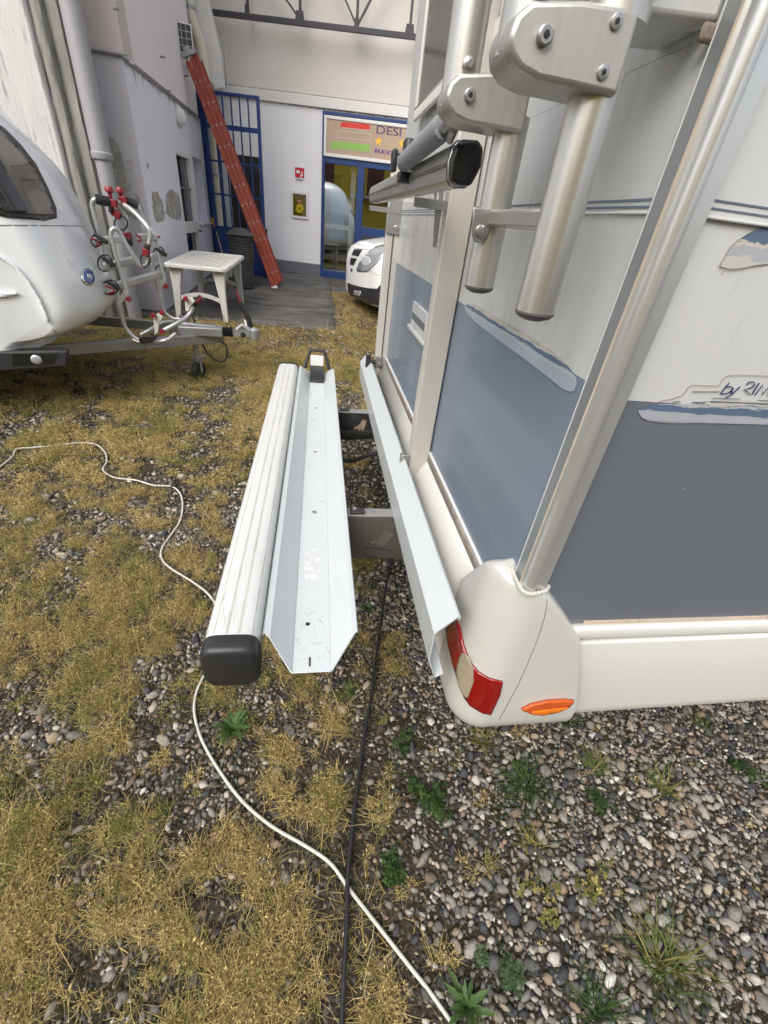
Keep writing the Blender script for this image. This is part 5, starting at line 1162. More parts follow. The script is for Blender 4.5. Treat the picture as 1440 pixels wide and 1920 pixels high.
def cplate(name, pts, Y, mat, th=.006):
    b = MB(); b.prism([tuple(Z3(x, y, Y)) for x, y in pts], (0, th, 0)); return b.build(name, MT[mat], cr, bevel=.001)
cplate('gusset_plate', [(318, 925), (368, 925), (340, 985), (295, 1042), (268, 1020), (300, 960)], N_ - .022, 'bike_alu')
cplate('gusset_plate', [(645, 820), (682, 845), (625, 915), (600, 905)], F_ - .02, 'bike_alu')
cplate('base_plate', [(568, 1130), (600, 1120), (660, 1095), (668, 1130), (620, 1190), (615, 1270), (585, 1300), (580, 1220)], N_ + .06, 'white_frame', .008)
cplate('base_plate', [(838, 985), (900, 975), (925, 1010), (880, 1060), (868, 1100), (845, 1090)], N_ + .2, 'white_frame', .008)
cplate('joint_cover', [(450, 1325), (490, 1312), (560, 1310), (590, 1295), (605, 1320), (560, 1362), (500, 1375), (455, 1365)], N_ - .03, 'black', .03)
def knob(x, y, Y, r=.03, h=.05):
    b = MB(); q = Z3(x, y, Y); b.lathe((q.x, q.y, q.z), [(0, h), (r * .7, h), (r, h * .75), (r, h * .3), (r * .5, h * .2), (r * .4, -h), (0, -h)], 12); return b.build('clamp_knob', MT['bike_red'], cr)
knob(208, 110, N_ + .2); knob(300, 115, N_ + .28)
def clamp(pts, Y, w=.03, mat='bike_red'):
    b = MB(); P_ = [Z3(x, y, Y) for x, y in pts]
    for i in range(len(P_) - 1): b.bar(P_[i], P_[i + 1], w, w, (0, 1, 0))
    return b.build('clamp', MT[mat], cr, bevel=.006)
clamp([(215, 180), (270, 190)], N_ + .18, .05); clamp([(305, 130), (335, 190)], N_ + .27, .05)
clamp([(225, 250), (300, 300)], N_ + .2, .05); clamp([(350, 430), (370, 500)], N_ + .28, .05)
clamp([(485, 590), (540, 610)], N_ + .05, .055); clamp([(205, 225), (235, 235)], N_ + .18, .055, 'black'); clamp([(500, 550), (540, 565)], N_ + .05, .05, 'black'); clamp([(370, 480), (375, 540)], N_ + .26, .04, 'black')
for pts, Y in (([(45, 475), (100, 500), (130, 520)], N_), ([(75, 555), (130, 530)], N_), ([(425, 445), (470, 480)], F_ - .12), ([(440, 510), (475, 490)], F_ - .12), ([(170, 880), (230, 905), (250, 920)], N_ - .05), ([(195, 950), (250, 930)], N_ - .05), ([(610, 460), (632, 478)], F_), ([(640, 600), (665, 630)], F_)):
    clamp(pts, Y, .016)
for x, y, Y in ((370, 990, N_ - .03), (683, 885, F_ - .02), (650, 1105, N_ + .05), (578, 1128, N_ + .05), (650, 1262, N_ + .03), (848, 990, N_ + .18)):
    b = MB(); q = Z3(x, y, Y); b.lathe(tuple(q), [(0, -.03), (.018, -.028), (.02, 0), (.016, .01)], 12, 'y'); b.build('end_plug', MT['bike_red'], cr)
for x, y, rx, ry, Y in ((95, 500, 45, 50, N_ - .01), (165, 690, 62, 68, N_ - .03), (210, 895, 68, 62, N_ - .03), (505, 665, 40, 55, N_ + .04), (300, 355, 55, 60, N_ + .2), (620, 600, 45, 45, F_ + .03), (630, 745, 40, 35, F_ + .05)):
    b = MB(); b.tube([Z3(x + rx * math.cos(a), y + ry * math.sin(a), Y + .03 * math.sin(2 * a)) for a in np.linspace(0, 2 * math.pi, 26, endpoint=False)], .006, 6, closed=True); b.build('wheel_strap', MT['black'], cr)
for x, y, Y in ((195, 670, N_ - .05), (235, 870, N_ - .05), (130, 475, N_ - .03), (640, 590, F_)):
    b = MB(); q = Z3(x, y, Y); b.bar(q + Vector((-.04, 0, .02)), q + Vector((.04, 0, -.03)), .03, .03); b.build('strap_buckle', MT['black'], cr, bevel=.006)

# ------------------------------------------------------------------ white plastic table
def ontab(px, py):
    z = .8
    for _ in range(30):
        p = onz(px, py, z); z = .5 * z + .5 * (.765 + .045 * (min(p[1], 9.2) - 7))
    return Vector(p)
c0, c1, c2, c3 = ontab(304, 493), ontab(424, 505), ontab(459, 479), ontab(360, 469)
ex = (c1 - c0); ey = ((c3 - c0) + (c2 - c1)) / 2
L_x = ex.length
tab = thing('plastic_table', 'dirty white plastic garden table with arched legs by the house', 'table', ((c0.x + c2.x) / 2, (c0.y + c2.y) / 2, float(gz(0, (c0.y + c2.y) / 2))))
LYT = min(1.5, ey.length); ey = ey.normalized() * LYT; nz_ = ex.normalized().cross(ey.normalized()).normalized()
def tp(a, c, h=0): return c0 + ex * a + ey * c + nz_ * h
def rrect(m, r, h):
    out = []
    for (ca, cc, a0) in ((1 - m, 1 - m, 0), (m, 1 - m, 90), (m, m, 180), (1 - m, m, 270)):
        for k in range(6):
            a = math.radians(a0 + k * 18); ia = r / L_x; ic = r / LYT
            out.append(tp(ca + ia * (math.cos(a) - 1 if a0 in (0, 270) else math.cos(a) + 1), cc + ic * (math.sin(a) - 1 if a0 in (0, 90) else math.sin(a) + 1), h))
    return out
rings_ = [rrect(.03, .06, -.045), rrect(.0, .08, -.04), rrect(.0, .08, -.01), rrect(.008, .075, 0), rrect(.07, .05, 0), rrect(.075, .05, -.004), rrect(.5, .0, -.004)]
n = len(rings_[0]); b = MB(); b.add([tuple(p) for r in rings_ for p in r], [(i * n + j, i * n + (j + 1) % n, (i + 1) * n + (j + 1) % n, (i + 1) * n + j) for i in range(len(rings_) - 1) for j in range(n)] + [tuple(range(n))])
tt = b.build('table_top', MT['table'], tab, ang=40)
b = MB()
for k in range(1, 9):
    a = .08 + .84 * k / 9; b.bar(tp(a, .09, -.0035), tp(a, .91, -.0035), .006, .002, nz_)
for k in range(1, 8):
    c = .09 + .82 * k / 8; b.bar(tp(.09, c, -.0033), tp(.91, c, -.0033), .006, .002, nz_)
b.build('slat_groove', M('groove_grime', (.30, .27, .24), .8, var=.2, vs=20), tt)
def leg(a, c, da, dc):
    top = tp(a, c, -.03); bot = top + ex.normalized() * da + ey.normalized() * dc; bot.z = float(gz(bot.x, bot.y))
    b = MB(); mid = top.lerp(bot, .45) ; k = []
    for p, w in ((top, .085), (top.lerp(bot, .3), .06), (mid, .05), (bot, .032)):
        k.append([p + ex.normalized() * x * w + ey.normalized() * y * w * .55 for x, y in ((-1, -1), (1, -1), (1, 1), (-1, 1))])
    b.add([tuple(q) for r in k for q in r], [(i * 4 + j, i * 4 + (j + 1) % 4, (i + 1) * 4 + (j + 1) % 4, (i + 1) * 4 + j) for i in range(3) for j in range(4)] + [(3, 2, 1, 0), (12, 13, 14, 15)])
    b.build('leg', MT['table'], tab, bevel=.008); return top, bot
Lg = [leg(.16, .08, -.05, -.04), leg(.84, .08, .05, -.04), leg(.84, .9, .05, .04), leg(.16, .9, -.05, .04)]
for (t0, b0), (t1, b1) in ((Lg[0], Lg[1]), (Lg[2], Lg[3])):
    p0, p1 = t0.lerp(b0, .62), t1.lerp(b1, .62); pm = (t0.lerp(b0, .38) + t1.lerp(b1, .38)) / 2
    arc = [p0 * (1 - t) ** 2 + pm * 2 * t * (1 - t) + p1 * t * t for t in np.linspace(0, 1, 9)]
    b = MB()
    for i in range(8): b.bar(arc[i], arc[i + 1], .03, .05)
    b.build('arched_brace', MT['table'], tab)

# ------------------------------------------------------------------ clutter behind the table
q = ong(432, 537); q = Vector((-1.42, 9.45, float(gz(-1.4, 9.45))))
bk = thing('wicker_bin', 'dark weathered round wicker bin behind the plastic table', 'bin', tuple(q))
for k in range(24):
    z = .02 + k * .035; b = MB(); r = .19 + .012 * math.sin(k * .55) + .0015 * k
    b.lathe((q.x, q.y, q.z + z), [(r - .02, 0), (r, .006), (r + .004, .015), (r, .026), (r - .02, .032), (r - .02, 0)], 22); b.build('woven_band', MT['basket'], bk)
b = MB(); b.lathe((q.x, q.y, q.z + .855), [(.0, .12), (.1, .11), (.19, .06), (.26, .01), (.24, 0), (0, 0)], 22); b.build('lid', MT['basket'], bk)
for px_, py_, w, lab in ((444, 532, .20, 'white plastic flower box with dry soil beside the wicker bin'), (419, 530, .20, 'white plastic flower box under the garden table')):
    q = ong(px_, py_); z0 = q[2] + .05
    t = thing('flower_box', lab, 'flower box', (q[0], q[1], q[2]), 'flower boxes near the wicker bin')
    b = MB()
    def box_ring(s, z): return [(q[0] - w * s, q[1] - .11 * s, z), (q[0] + w * s, q[1] - .11 * s, z), (q[0] + w * s, q[1] + .11 * s, z), (q[0] - w * s, q[1] + .11 * s, z)]
    rg = [box_ring(.55, z0), box_ring(.66, z0 + .19), box_ring(.74, z0 + .195), box_ring(.75, z0 + .225), box_ring(.66, z0 + .225), box_ring(.64, z0 + .19)]
    b.add([p for r in rg for p in r], [(i * 4 + j, i * 4 + (j + 1) % 4, (i + 1) * 4 + (j + 1) % 4, (i + 1) * 4 + j) for i in range(5) for j in range(4)] + [(3, 2, 1, 0)]); b.build('box', MT['planter'], t, bevel=.006)
    b = MB(); b.add(box_ring(.63, z0 + .2), [(0, 1, 2, 3)]); b.build('soil', MT['basket'], t)
    for s_ in (-1, 1):
        b = MB(); b.lathe((q[0] + s_ * w * .4, q[1], q[2]), [(0, 0), (.03, 0), (.03, .05), (0, .05)], 10); b.build('foot', MT['black'], t)
# broom leaning from the window sill
ta, tb_ = Vector(onx(403, 424, XH + .12)), None
t_ = thing('broom', 'broom with orange grip leaning against the house beside the cream pipe', 'broom', (-1.9, 10.2, .25))
bt = Vector((-1.75, 9.75, float(gz(-1.7, 9.7))))
b = MB(); b.tube([ta, bt + Vector((0, 0, .12))], .012, 10); b.build('stick', MT['wood'], t_)
d_ = (ta - bt).normalized()
b = MB(); b.tube([ta - d_ * .05, ta + d_ * .02, ta + d_ * .16, ta + d_ * .2], [.02, .042, .05, .03], 12); b.build('orange_grip', MT['orange'], t_)
b = MB(); b.box((bt.x - .14, bt.y - .03, bt.z), (bt.x + .14, bt.y + .03, bt.z + .13)); b.build('bristles', MT['basket'], t_, bevel=.01)

# ------------------------------------------------------------------ red extension ladder
lb = Vector(ong(512, 540)); lt_ = Vector(onx(347, 100, XH + .16))
lad = thing('extension_ladder', 'red triple extension ladder leaning against the old house', 'ladder', tuple(lb))
lt_.y = lb.y + .35
lt_ = Vector((XH + .16, lb.y + .35, 0)); lt_.z = float(ony(342, 100, lb.y + .25)[2]); lt_.x = float(ony(342, 100, lb.y + .25)[0])
D = (lt_ - lb); LL = D.length; D.normalize(); ny_ = Vector((0, 1, 0)); ny_ = (ny_ - D * ny_.dot(D)).normalized(); nn_ = ny_.cross(D).normalized()
if nn_.x < 0: nn_ = -nn_
for sct in range(3):
    o_ = nn_ * (.02 + sct * .076); st = .03 * sct; en = LL - .04 * (2 - sct)
    for side in (0, 1):
        w = (.42 - .03 * sct) if side else .0 + .015 * sct
        p, q = lb + o_ + ny_ * w + D * st, lb + o_ + ny_ * w + D * en
        b = MB(); b.bar(p, q, .026, .070, nn_); sti = b.build('stile', MT['ladder'], lad, bevel=.004)
        if side == 0:
            b = MB(); b.bar(p - ny_ * .0135 + nn_ * .030 + D * .01, q - ny_ * .0135 + nn_ * .030, .002, .004, nn_); b.build('edge_line', M('ladder_highlight', (.42, .14, .09), .5, var=.05) if 'lh' not in MT else MT['lh'], sti)
    k = .25
    while k < LL - .1:
        p = lb + o_ + D * k + ny_ * (.015 * sct); b = MB(); b.tube([p - ny_ * .014, p + ny_ * .40], .014, 10); rg_ = b.build('rung', MT['alu'], lad)
        b = MB(); b.tube([p - ny_ * .0152, p - ny_ * .0142], .0095, 10); b.build('rung_hole', MT['black'], rg_)
        k += .285
b = MB(); b.bar(lb + nn_ * -.03 + D * -.0, lb + nn_ * .09, .05, .05, D); b.build('foot', MT['beam'], lad, bevel=.006)
b = MB(); b.bar(lb + D * LL + nn_ * -.03, lb + D * (LL) + nn_ * .2, .05, .06, D); b.bar(lb + D * (LL + .05) + nn_ * .03, lb + D * (LL + .05) + nn_ * .13, .05, .06, D); b.build('top_cap', MT['galv'], lad, bevel=.006)

MT['reflector'] = M('lamp_reflector', (.62, .64, .66), .42, metal=.35, var=.2, vs=14)
# ------------------------------------------------------------------ white van in front of the entrance
nose = Vector(ony(675, 525, 8.0)); VA = math.radians(180 + 17)
VM = Matrix.Translation((nose.x, nose.y + .30, float(gz(0, 8.3)) + .0)) @ Matrix.Rotation(VA, 4, 'Z')
van = thing('white_van', 'white van parked nose out before the workshop entrance', 'van', tuple(VM @ Vector((-2.5, 0, 0))))
def vmb(): b = MB(); b.m = VM; return b
stn = [(0.0, .60, .33, .72), (-.02, .70, .24, .84), (-.05, .78, .20, .93), (-.11, .85, .19, 1.0), (-.25, .92, .19, 1.07), (-.55, .955, .25, 1.13), (-.85, .96, .25, 1.19), (-1.0, .96, .25, 1.23), (-1.2, .955, .25, 1.42), (-1.5, .95, .25, 1.70), (-1.75, .945, .25, 1.87), (-2.1, .94, .25, 1.93), (-4.7, .94, .25, 1.93), (-4.95, .92, .28, 1.85), (-5.05, .85, .4, 1.7)]
rows = []
for s_, w, zb_, zt_ in stn:
    row = []
    for a in np.linspace(0, 2 * math.pi, 48, endpoint=False):
        ca, sa_ = math.cos(a), math.sin(a); e = .32
        hw = w * (1 if sa_ < .3 or zt_ < 1.3 else 1 - .12 * max(0, (zt_ - 1.2) / .7) * ((sa_ - .3) / .7) ** 1.0)
        row.append((s_, hw * math.copysign(abs(ca) ** e, ca), (zb_ + zt_) / 2 + (zt_ - zb_) / 2 * math.copysign(abs(sa_) ** .34, sa_)))
    rows.append(row)
b = vmb(); n = 48; b.add([p for r in rows for p in r], [(i * n + j, i * n + (j + 1) % n, (i + 1) * n + (j + 1) % n, (i + 1) * n + j) for i in range(len(rows) - 1) for j in range(n)] + [tuple(range(n)), tuple(range((len(rows) - 1) * n, len(rows) * n))])
vb = b.build('body', MT['van_white'], van, ang=45)
bvv = bvh_of([vb])
def qv(x, y): return (640 + x / 9.6, 400 + y / 9.6)
on_surface('lower_bumper', [qv(*p) for p in ((125, 1250), (180, 1275), (300, 1310), (450, 1340), (655, 1360), (740, 1250), (900, 1100), (1000, 1100), (1000, 1720), (700, 1640), (480, 1620), (330, 1580), (200, 1500), (140, 1400))], bvv, MT['black'], van, .012, 2.5, .02)
on_surface('headlight', [qv(*p) for p in ((275, 1000), (330, 890), (420, 770), (540, 665), (640, 600), (740, 570), (860, 560), (850, 690), (760, 760), (640, 900), (520, 1015), (450, 1050), (300, 1050))], bvv, MT['lamp_glass'], van, .006, 4, .008)
on_surface('headlight_reflector', [qv(440 + 85 * math.cos(a) + 10, 860 + 90 * math.sin(a)) for a in np.linspace(0, 2 * math.pi, 16, endpoint=False)], bvv, MT['reflector'], van, .011, 3, .004)
on_surface('headlight_bezel', [qv(*p) for p in ((285, 1010), (340, 890), (420, 790), (440, 800), (385, 900), (360, 1040), (300, 1040))], bvv, MT['plinth'], van, .011, 3, .003)
on_surface('grille', [qv(*p) for p in ((235, 655), (380, 655), (310, 775), (195, 750))], bvv, MT['black'], van, .008, 3, .01)
on_surface('grille', [qv(*p) for p in ((180, 795), (285, 820), (225, 930), (160, 915))], bvv, MT['black'], van, .008, 3, .01)
on_surface('tow_eye_cover', [qv(*p) for p in ((170, 990), (205, 990), (205, 1040), (175, 1050))], bvv, MT['black'], van, .005, 2, .004)
on_surface('fog_lamp', [qv(*p) for p in ((250, 1380), (375, 1405), (370, 1485), (245, 1455))], bvv, MT['lamp_glass'], van, .03, 3, .006)
sh = [qv(*p) for p in ((235, 625), (390, 650), (540, 658), (640, 598), (740, 566), (860, 556))]
on_surface('bonnet_gap', sh + [(x, y + .7) for x, y in reversed(sh)], bvv, MT['rubber_dirty'], van, .002, 3, .001)
sh = [qv(*p) for p in ((275, 1052), (450, 1055), (525, 1030), (560, 1070), (640, 1105), (750, 1118))]
on_surface('bumper_gap', sh + [(x, y + .6) for x, y in reversed(sh)], bvv, MT['rubber_dirty'], van, .002, 3, .001)
rows2 = []
for s_, w, zb_, zt_ in stn[7:11]:
    rows2.append([(s_ + .01, w * .86 * k * (1 - .1 * (zt_ - 1.2)), zt_ - (zt_ - zb_) / 2 * (1 - (1 - abs(.86 * k) ** (2 / .42)) ** .25) + .008) for k in np.linspace(-1, 1, 13)])
b = vmb(); b.grid(rows2); b.build('windscreen', MT['cv_glass'], van, ang=60)
for sgn in (-1, 1):
    for u0, u1 in ((-1.75, -2.7), (-2.8, -3.8), (-3.9, -4.8)):
        b = vmb(); b.add([(u0 + (.35 if u0 == -1.75 else 0), sgn * .952, 1.18), (u1, sgn * .952, 1.18), (u1, sgn * .88, 1.72), (u0, sgn * .88, 1.72)], [(0, 1, 2, 3)]); b.build('side_window', MT['cv_glass'], van, smooth=False, solid=.01)
    for u in (-.95, -4.1):
        b = vmb(); y0 = sgn * .94; b.lathe((u, y0 - .1, .32), [(0, 0), (.2, 0), (.30, 0), (.33, .03), (.33, .17), (.30, .2), (0, .2)], 24, 'y'); w = b.build('wheel', MT['tyre'], van)
        b = vmb(); b.lathe((u, y0 + sgn * .1005, .32), [(0, sgn * .01), (.1, sgn * .012), (.19, 0)], 20, 'y'); b.build('rim', MT['rim'], w)
        b = vmb(); b.lathe((u, sgn * .90, .33), [(.34, -.12), (.39, -.02), (.39, .07), (.36, .075), (.34, .06)], 28, 'y'); b.build('wheel_arch', MT['black'], van)

# ------------------------------------------------------------------ cords lying on the yard
CORDS = []
def cord_dist(x, y):
    P = np.array(CORDS); return np.sqrt(((np.stack([x, y], 1)[:, None] - P[None]) ** 2).sum(2).min(1))
def ground_cord(name, pxs, r, mat, label, lift=.004, n=8):
    P = []
    for p in smoothpath([(x, y, 0) for x, y in pxs], n):
        q = ong(p.x, p.y); P.append((q[0], q[1], q[2] + r + lift))
    CORDS.extend([(p[0], p[1]) for p in P]); b = MB(); b.tube(P, r, 10); o = b.build(name, MT[mat], None); return tag(o, label, 'cable')
ground_cord('electric_cord', [(-40, 905), (0, 879), (25, 858), (32, 845), (60, 842), (105, 838), (150, 833), (180, 836), (197, 850), (201, 868), (194, 884), (215, 898), (255, 903), (290, 913), (322, 915), (338, 928), (343, 950), (338, 980), (322, 1005), (305, 1030), (304, 1050), (320, 1068), (360, 1093), (392, 1118), (410, 1150), (412, 1200), (395, 1250), (378, 1280), (367, 1310), (366, 1345), (380, 1392), (410, 1445), (455, 1505), (510, 1552), (575, 1590), (620, 1622), (655, 1670), (690, 1715), (760, 1805), (805, 1862), (850, 1925), (900, 1990)], .0050, 'cord_white', 'white electric cord snaking over the dry grass under the rack', .006)
ground_cord('black_cable', [(738, 1010), (732, 1060), (722, 1110), (712, 1180), (703, 1240), (697, 1300), (688, 1350), (680, 1400), (672, 1460), (664, 1520), (658, 1580), (652, 1640), (650, 1700), (647, 1780), (643, 1850), (640, 1925), (638, 1990)], .0062, 'cable_black', 'black cable lying straight across the gravel under the rack', .012)

# ------------------------------------------------------------------ ground cover
def vnoise(x, y, s, seed):
    r_ = np.random.default_rng(seed); T = r_.random((256, 256))
    xf, yf = x * s + 1000.3, y * s + 1000.7; xi, yi = np.floor(xf).astype(int), np.floor(yf).astype(int)
    u, v = xf - xi, yf - yi; u = u * u * (3 - 2 * u); v = v * v * (3 - 2 * v)
    g_ = lambda a, c: T[a % 256, c % 256]
    return (g_(xi, yi) * (1 - u) + g_(xi + 1, yi) * u) * (1 - v) + (g_(xi, yi + 1) * (1 - u) + g_(xi + 1, yi + 1) * u) * v
def fbm(x, y, s, seed, o=4): return sum(vnoise(x, y, s * 2 ** k, seed + k) * .5 ** k for k in range(o)) / sum(.5 ** k for k in range(o))
def grassmask(x, y, fine=1.0):
    """0 = open gravel, 1 = thick dry grass"""
    n = fbm(x, y, 1.5, 3); n2 = fbm(x, y, 5.5, 9); n3 = fbm(x, y, 11.0, 15, 2)
    edge = .16 + .30 * np.clip((y - .2) / 1.0, -1, 0) + .10 * np.clip(y - 1.2, 0, 2)
    bias = np.clip((edge - x) / .55, -1, 1)                 # grass to the left of the rack, gravel right of it
    far = np.clip((y - 3.2) / 2.0, 0, 1)
    bias = np.where(x > edge, bias * (1 - far) + .40 * far, bias)
    bias = np.minimum(bias, .36 + .16 * np.clip((.9 - y) / .8, 0, 1) * np.clip((-.35 - x) / .5, 0, 1) + .12 * np.clip((y - 2.8) / 1.5, 0, 1))
    m = bias * .9 + (n - .5) * 1.1 + (n2 - .5) * 1.2 + (n3 - .5) * 2.4 * fine + .06
    under = (x > .42) & (y > .55) & (y < 2.8)
    m = np.where(under, m - .6, m)
    gap = np.exp(-(((x + .45) / .5) ** 2 + ((y - 2.5) / .9) ** 2)); m = m - .28 * gap
    gap2 = np.exp(-(((x + .25) / .22) ** 2 + ((y - .62) / .18) ** 2)); m = m - .22 * gap2
    return np.clip(m + .35, 0, 1)
def inview(x, y, pad=80):
    P = np.stack([x, y, gz(x, y)], 1) - O3; c = P @ RW
    px = CX + FPX * c[:, 0] / c[:, 2]; py = CY + FPX * c[:, 1] / c[:, 2]
    seen = (c[:, 2] > .1) & (px > -pad) & (px < 1440 + pad) & (py > 300) & (py < 1920 + pad)
    side = (x > -2.7 - .25 * np.clip(y, 0, 6)) & (x < 2.6) & (y > -.75) & (y < 6.5)      # a little beyond the frame, thinner
    return seen | (side & (np.random.default_rng(len(x)).random(len(x)) < .38))
def onyard(x, y):
    on_ap = (x > -2.6) & (x < .25) & (y > 6.95); on_ap |= (x >= .25) & (y > 9.9)
    return ~on_ap & ~((x < -2.3) & (y > 6.5))
def meshfrom(name, V, F, col, mat, smooth=True):
    me = bpy.data.meshes.new(name); nv, nf, k = len(V), len(F), F.shape[1]
    me.vertices.add(nv); me.vertices.foreach_set('co', V.astype(np.float32).ravel())
    me.loops.add(nf * k); me.loops.foreach_set('vertex_index', F.astype(np.int32).ravel())
    me.polygons.add(nf); me.polygons.foreach_set('loop_start', np.arange(0, nf * k, k, dtype=np.int32))
    try: me.polygons.foreach_set('loop_total', np.full(nf, k, dtype=np.int32))
    except Exception: pass
    me.polygons.foreach_set('use_smooth', np.full(nf, smooth))
    at = me.color_attributes.new('Col', 'FLOAT_COLOR', 'POINT')
    at.data.foreach_set('color', np.concatenate([col, np.ones((nv, 1))], 1).astype(np.float32).ravel())
    me.update(calc_edges=True); me.validate()
    ob = bpy.data.objects.new(name, me); C.objects.link(ob); me.materials.append(mat); return ob
def icos(sub):
    bm = bmesh.new()
    if sub == 1: bmesh.ops.create_icosphere(bm, subdivisions=1, radius=1.0)
    else:
        P_ = [bm.verts.new(p) for p in ((1,0,0),(-1,0,0),(0,1,0),(0,-1,0),(0,0,1),(0,0,-1))]
        for a_ in (0, 1):
            for b_ in (2, 3):
                for c_ in (4, 5): bm.faces.new((P_[a_], P_[b_], P_[c_]))
        if sub == 2:
            bmesh.ops.subdivide_edges(bm, edges=bm.edges[:], cuts=1, use_grid_fill=True); bmesh.ops.triangulate(bm, faces=bm.faces[:])
            for v_ in bm.verts: v_.co.normalize()
        bmesh.ops.recalc_face_normals(bm, faces=bm.faces[:]); bm.verts.index_update()
    v = np.array([tuple(x.co) for x in bm.verts]); f = np.array([[q.index for q in t.verts] for t in bm.faces]); bm.free(); return v, f
PEB = np.array([(.26, .243, .212), (.18, .17, .152), (.105, .104, .10), (.05, .052, .056), (.34, .29, .22), (.215, .165, .118), (.42, .395, .35), (.25, .18, .128), (.135, .123, .102), (.56, .54, .49)])
PW = np.array([.2, .18, .15, .13, .09, .07, .06, .04, .06, .025]); PW /= PW.sum()
def pebbles(name, n_try, xr, yr, size, sub, dens, label, seed, sink=.25):
    r_ = np.random.default_rng(seed)
    x = r_.uniform(*xr, n_try); y = r_.uniform(*yr, n_try)
    k = inview(x, y) & onyard(x, y); x, y = x[k], y[k]
    gm = grassmask(x, y, .3); edge_ = .16 + .30 * np.clip((y - .2) / 1.0, -1, 0)
    bare = np.exp(-((x - edge_ - .02) / .36) ** 2) * np.clip((1.5 - y) / .5, 0, 1) * np.clip((fbm(x, y, 3.2, 91) - .36) / .2, 0, 1)   # trodden soil
    k = r_.random(len(x)) < dens(x, y, gm) * (1 - .86 * bare); x, y, gm = x[k], y[k], gm[k]
    n = len(x); s = size[0] * np.exp(r_.normal(0, size[1], n)); s = np.clip(s, size[0] * .4, size[0] * 2.4)
    # keep stones from piling into each other: greedy grid thinning
    order = np.argsort(-s); cell = {}; keep = np.zeros(n, bool); cs = size[0] * 2.2
    for i in order:
        ci, cj = int(x[i] / cs), int(y[i] / cs); ok = True
        for a in (-1, 0, 1):
            for c in (-1, 0, 1):
                for j in cell.get((ci + a, cj + c), ()):
                    if (x[i] - x[j]) ** 2 + (y[i] - y[j]) ** 2 < ((s[i] + s[j]) * .64) ** 2: ok = False; break
                if not ok: break
            if not ok: break
        if ok: keep[i] = True; cell.setdefault((ci, cj), []).append(i)
    x, y, s = x[keep], y[keep], s[keep]; n = len(x)
    v, f = icos(sub); nt_ = 12; temps = []
    for t in range(nt_):                                           # a dozen different worn stone shapes
        q = v.copy(); d = np.zeros(len(v))
        for _ in range(7):
            a = r_.normal(size=3); a /= np.linalg.norm(a); d += np.clip(v @ a - r_.uniform(.35, .75), 0, 1) * r_.uniform(.35, .9)
        q = q * (1 - d)[:, None] * (1 + .03 * r_.normal(size=len(v)))[:, None]; temps.append(q)
    temps = np.array(temps)
    T = temps[r_.integers(0, nt_, n)]
    sc = np.stack([r_.uniform(.85, 1.5, n), r_.uniform(.7, 1.05, n), r_.uniform(.45, .8, n)], 1) * s[:, None]
    T = T * sc[:, None, :]
    an = r_.uniform(0, 2 * np.pi, n); tx = r_.normal(0, .3, n); ca, sa_ = np.cos(an), np.sin(an); ct, st_ = np.cos(tx), np.sin(tx)
    Y2 = T[..., 1] * ct[:, None] - T[..., 2] * st_[:, None]; Z2 = T[..., 1] * st_[:, None] + T[..., 2] * ct[:, None]
    X3 = T[..., 0] * ca[:, None] - Y2 * sa_[:, None]; Y3 = T[..., 0] * sa_[:, None] + Y2 * ca[:, None]
    V = np.stack([X3 + x[:, None], Y3 + y[:, None], Z2 + (gz(x, y) + sc[:, 2] * sink * 1.2)[:, None]], 2).reshape(-1, 3)
    F = (f[None] + (np.arange(n) * len(v))[:, None, None]).reshape(-1, 3)
    c = PEB[r_.choice(len(PEB), n, p=PW)] * r_.uniform(.75, 1.25, (n, 1)); gk = grassmask(x, y)[:, None]; c = c * (1 - .42 * gk * np.array([[.8, 1, 1.25]]))
    o = meshfrom(name, V, F, np.repeat(c, len(v), 0), MT_PEB); tag(o, label, 'gravel', kind='stuff'); return o
MT_PEB = attrmat('river_pebble', .78, bump=.5, vs=110, var=.22, spec=.35)
pebbles('gravel', 82000, (-2.7, 3.2), (-.75, 2.2), (.0108, .36), 2, lambda x, y, g_: np.clip(.66 - g_ * .78, .02, 1), 'larger grey river pebbles loose over the yard near the rack', 1)
pebbles('gravel', 165000, (-2.7, 3.2), (-.75, 2.2), (.0074, .30), 1, lambda x, y, g_: np.clip(1.08 - g_ * 1.22, .10, 1), 'small grey pebbles packed between the larger stones', 6, .32)
pebbles('gravel', 56000, (-4.0, 3.2), (2.2, 5.2), (.0115, .38), 1, lambda x, y, g_: np.clip(.95 - g_ * .9, .08, 1), 'grey river pebbles between dry grass behind the rack', 2)
pebbles('gravel', 14000, (-2.4, 1.5), (5.2, 9.6), (.016, .35), 1, lambda x, y, g_: np.clip(.8 - g_ * .8, .04, 1), 'grey pebbles scattered on the far yard', 3)
pebbles('fine_gravel', 50000, (-2.4, 2.6), (-.5, 2.4), (.0040, .35), 0, lambda x, y, g_: .8 + 0 * x, 'fine grit between the pebbles', 4, .1)

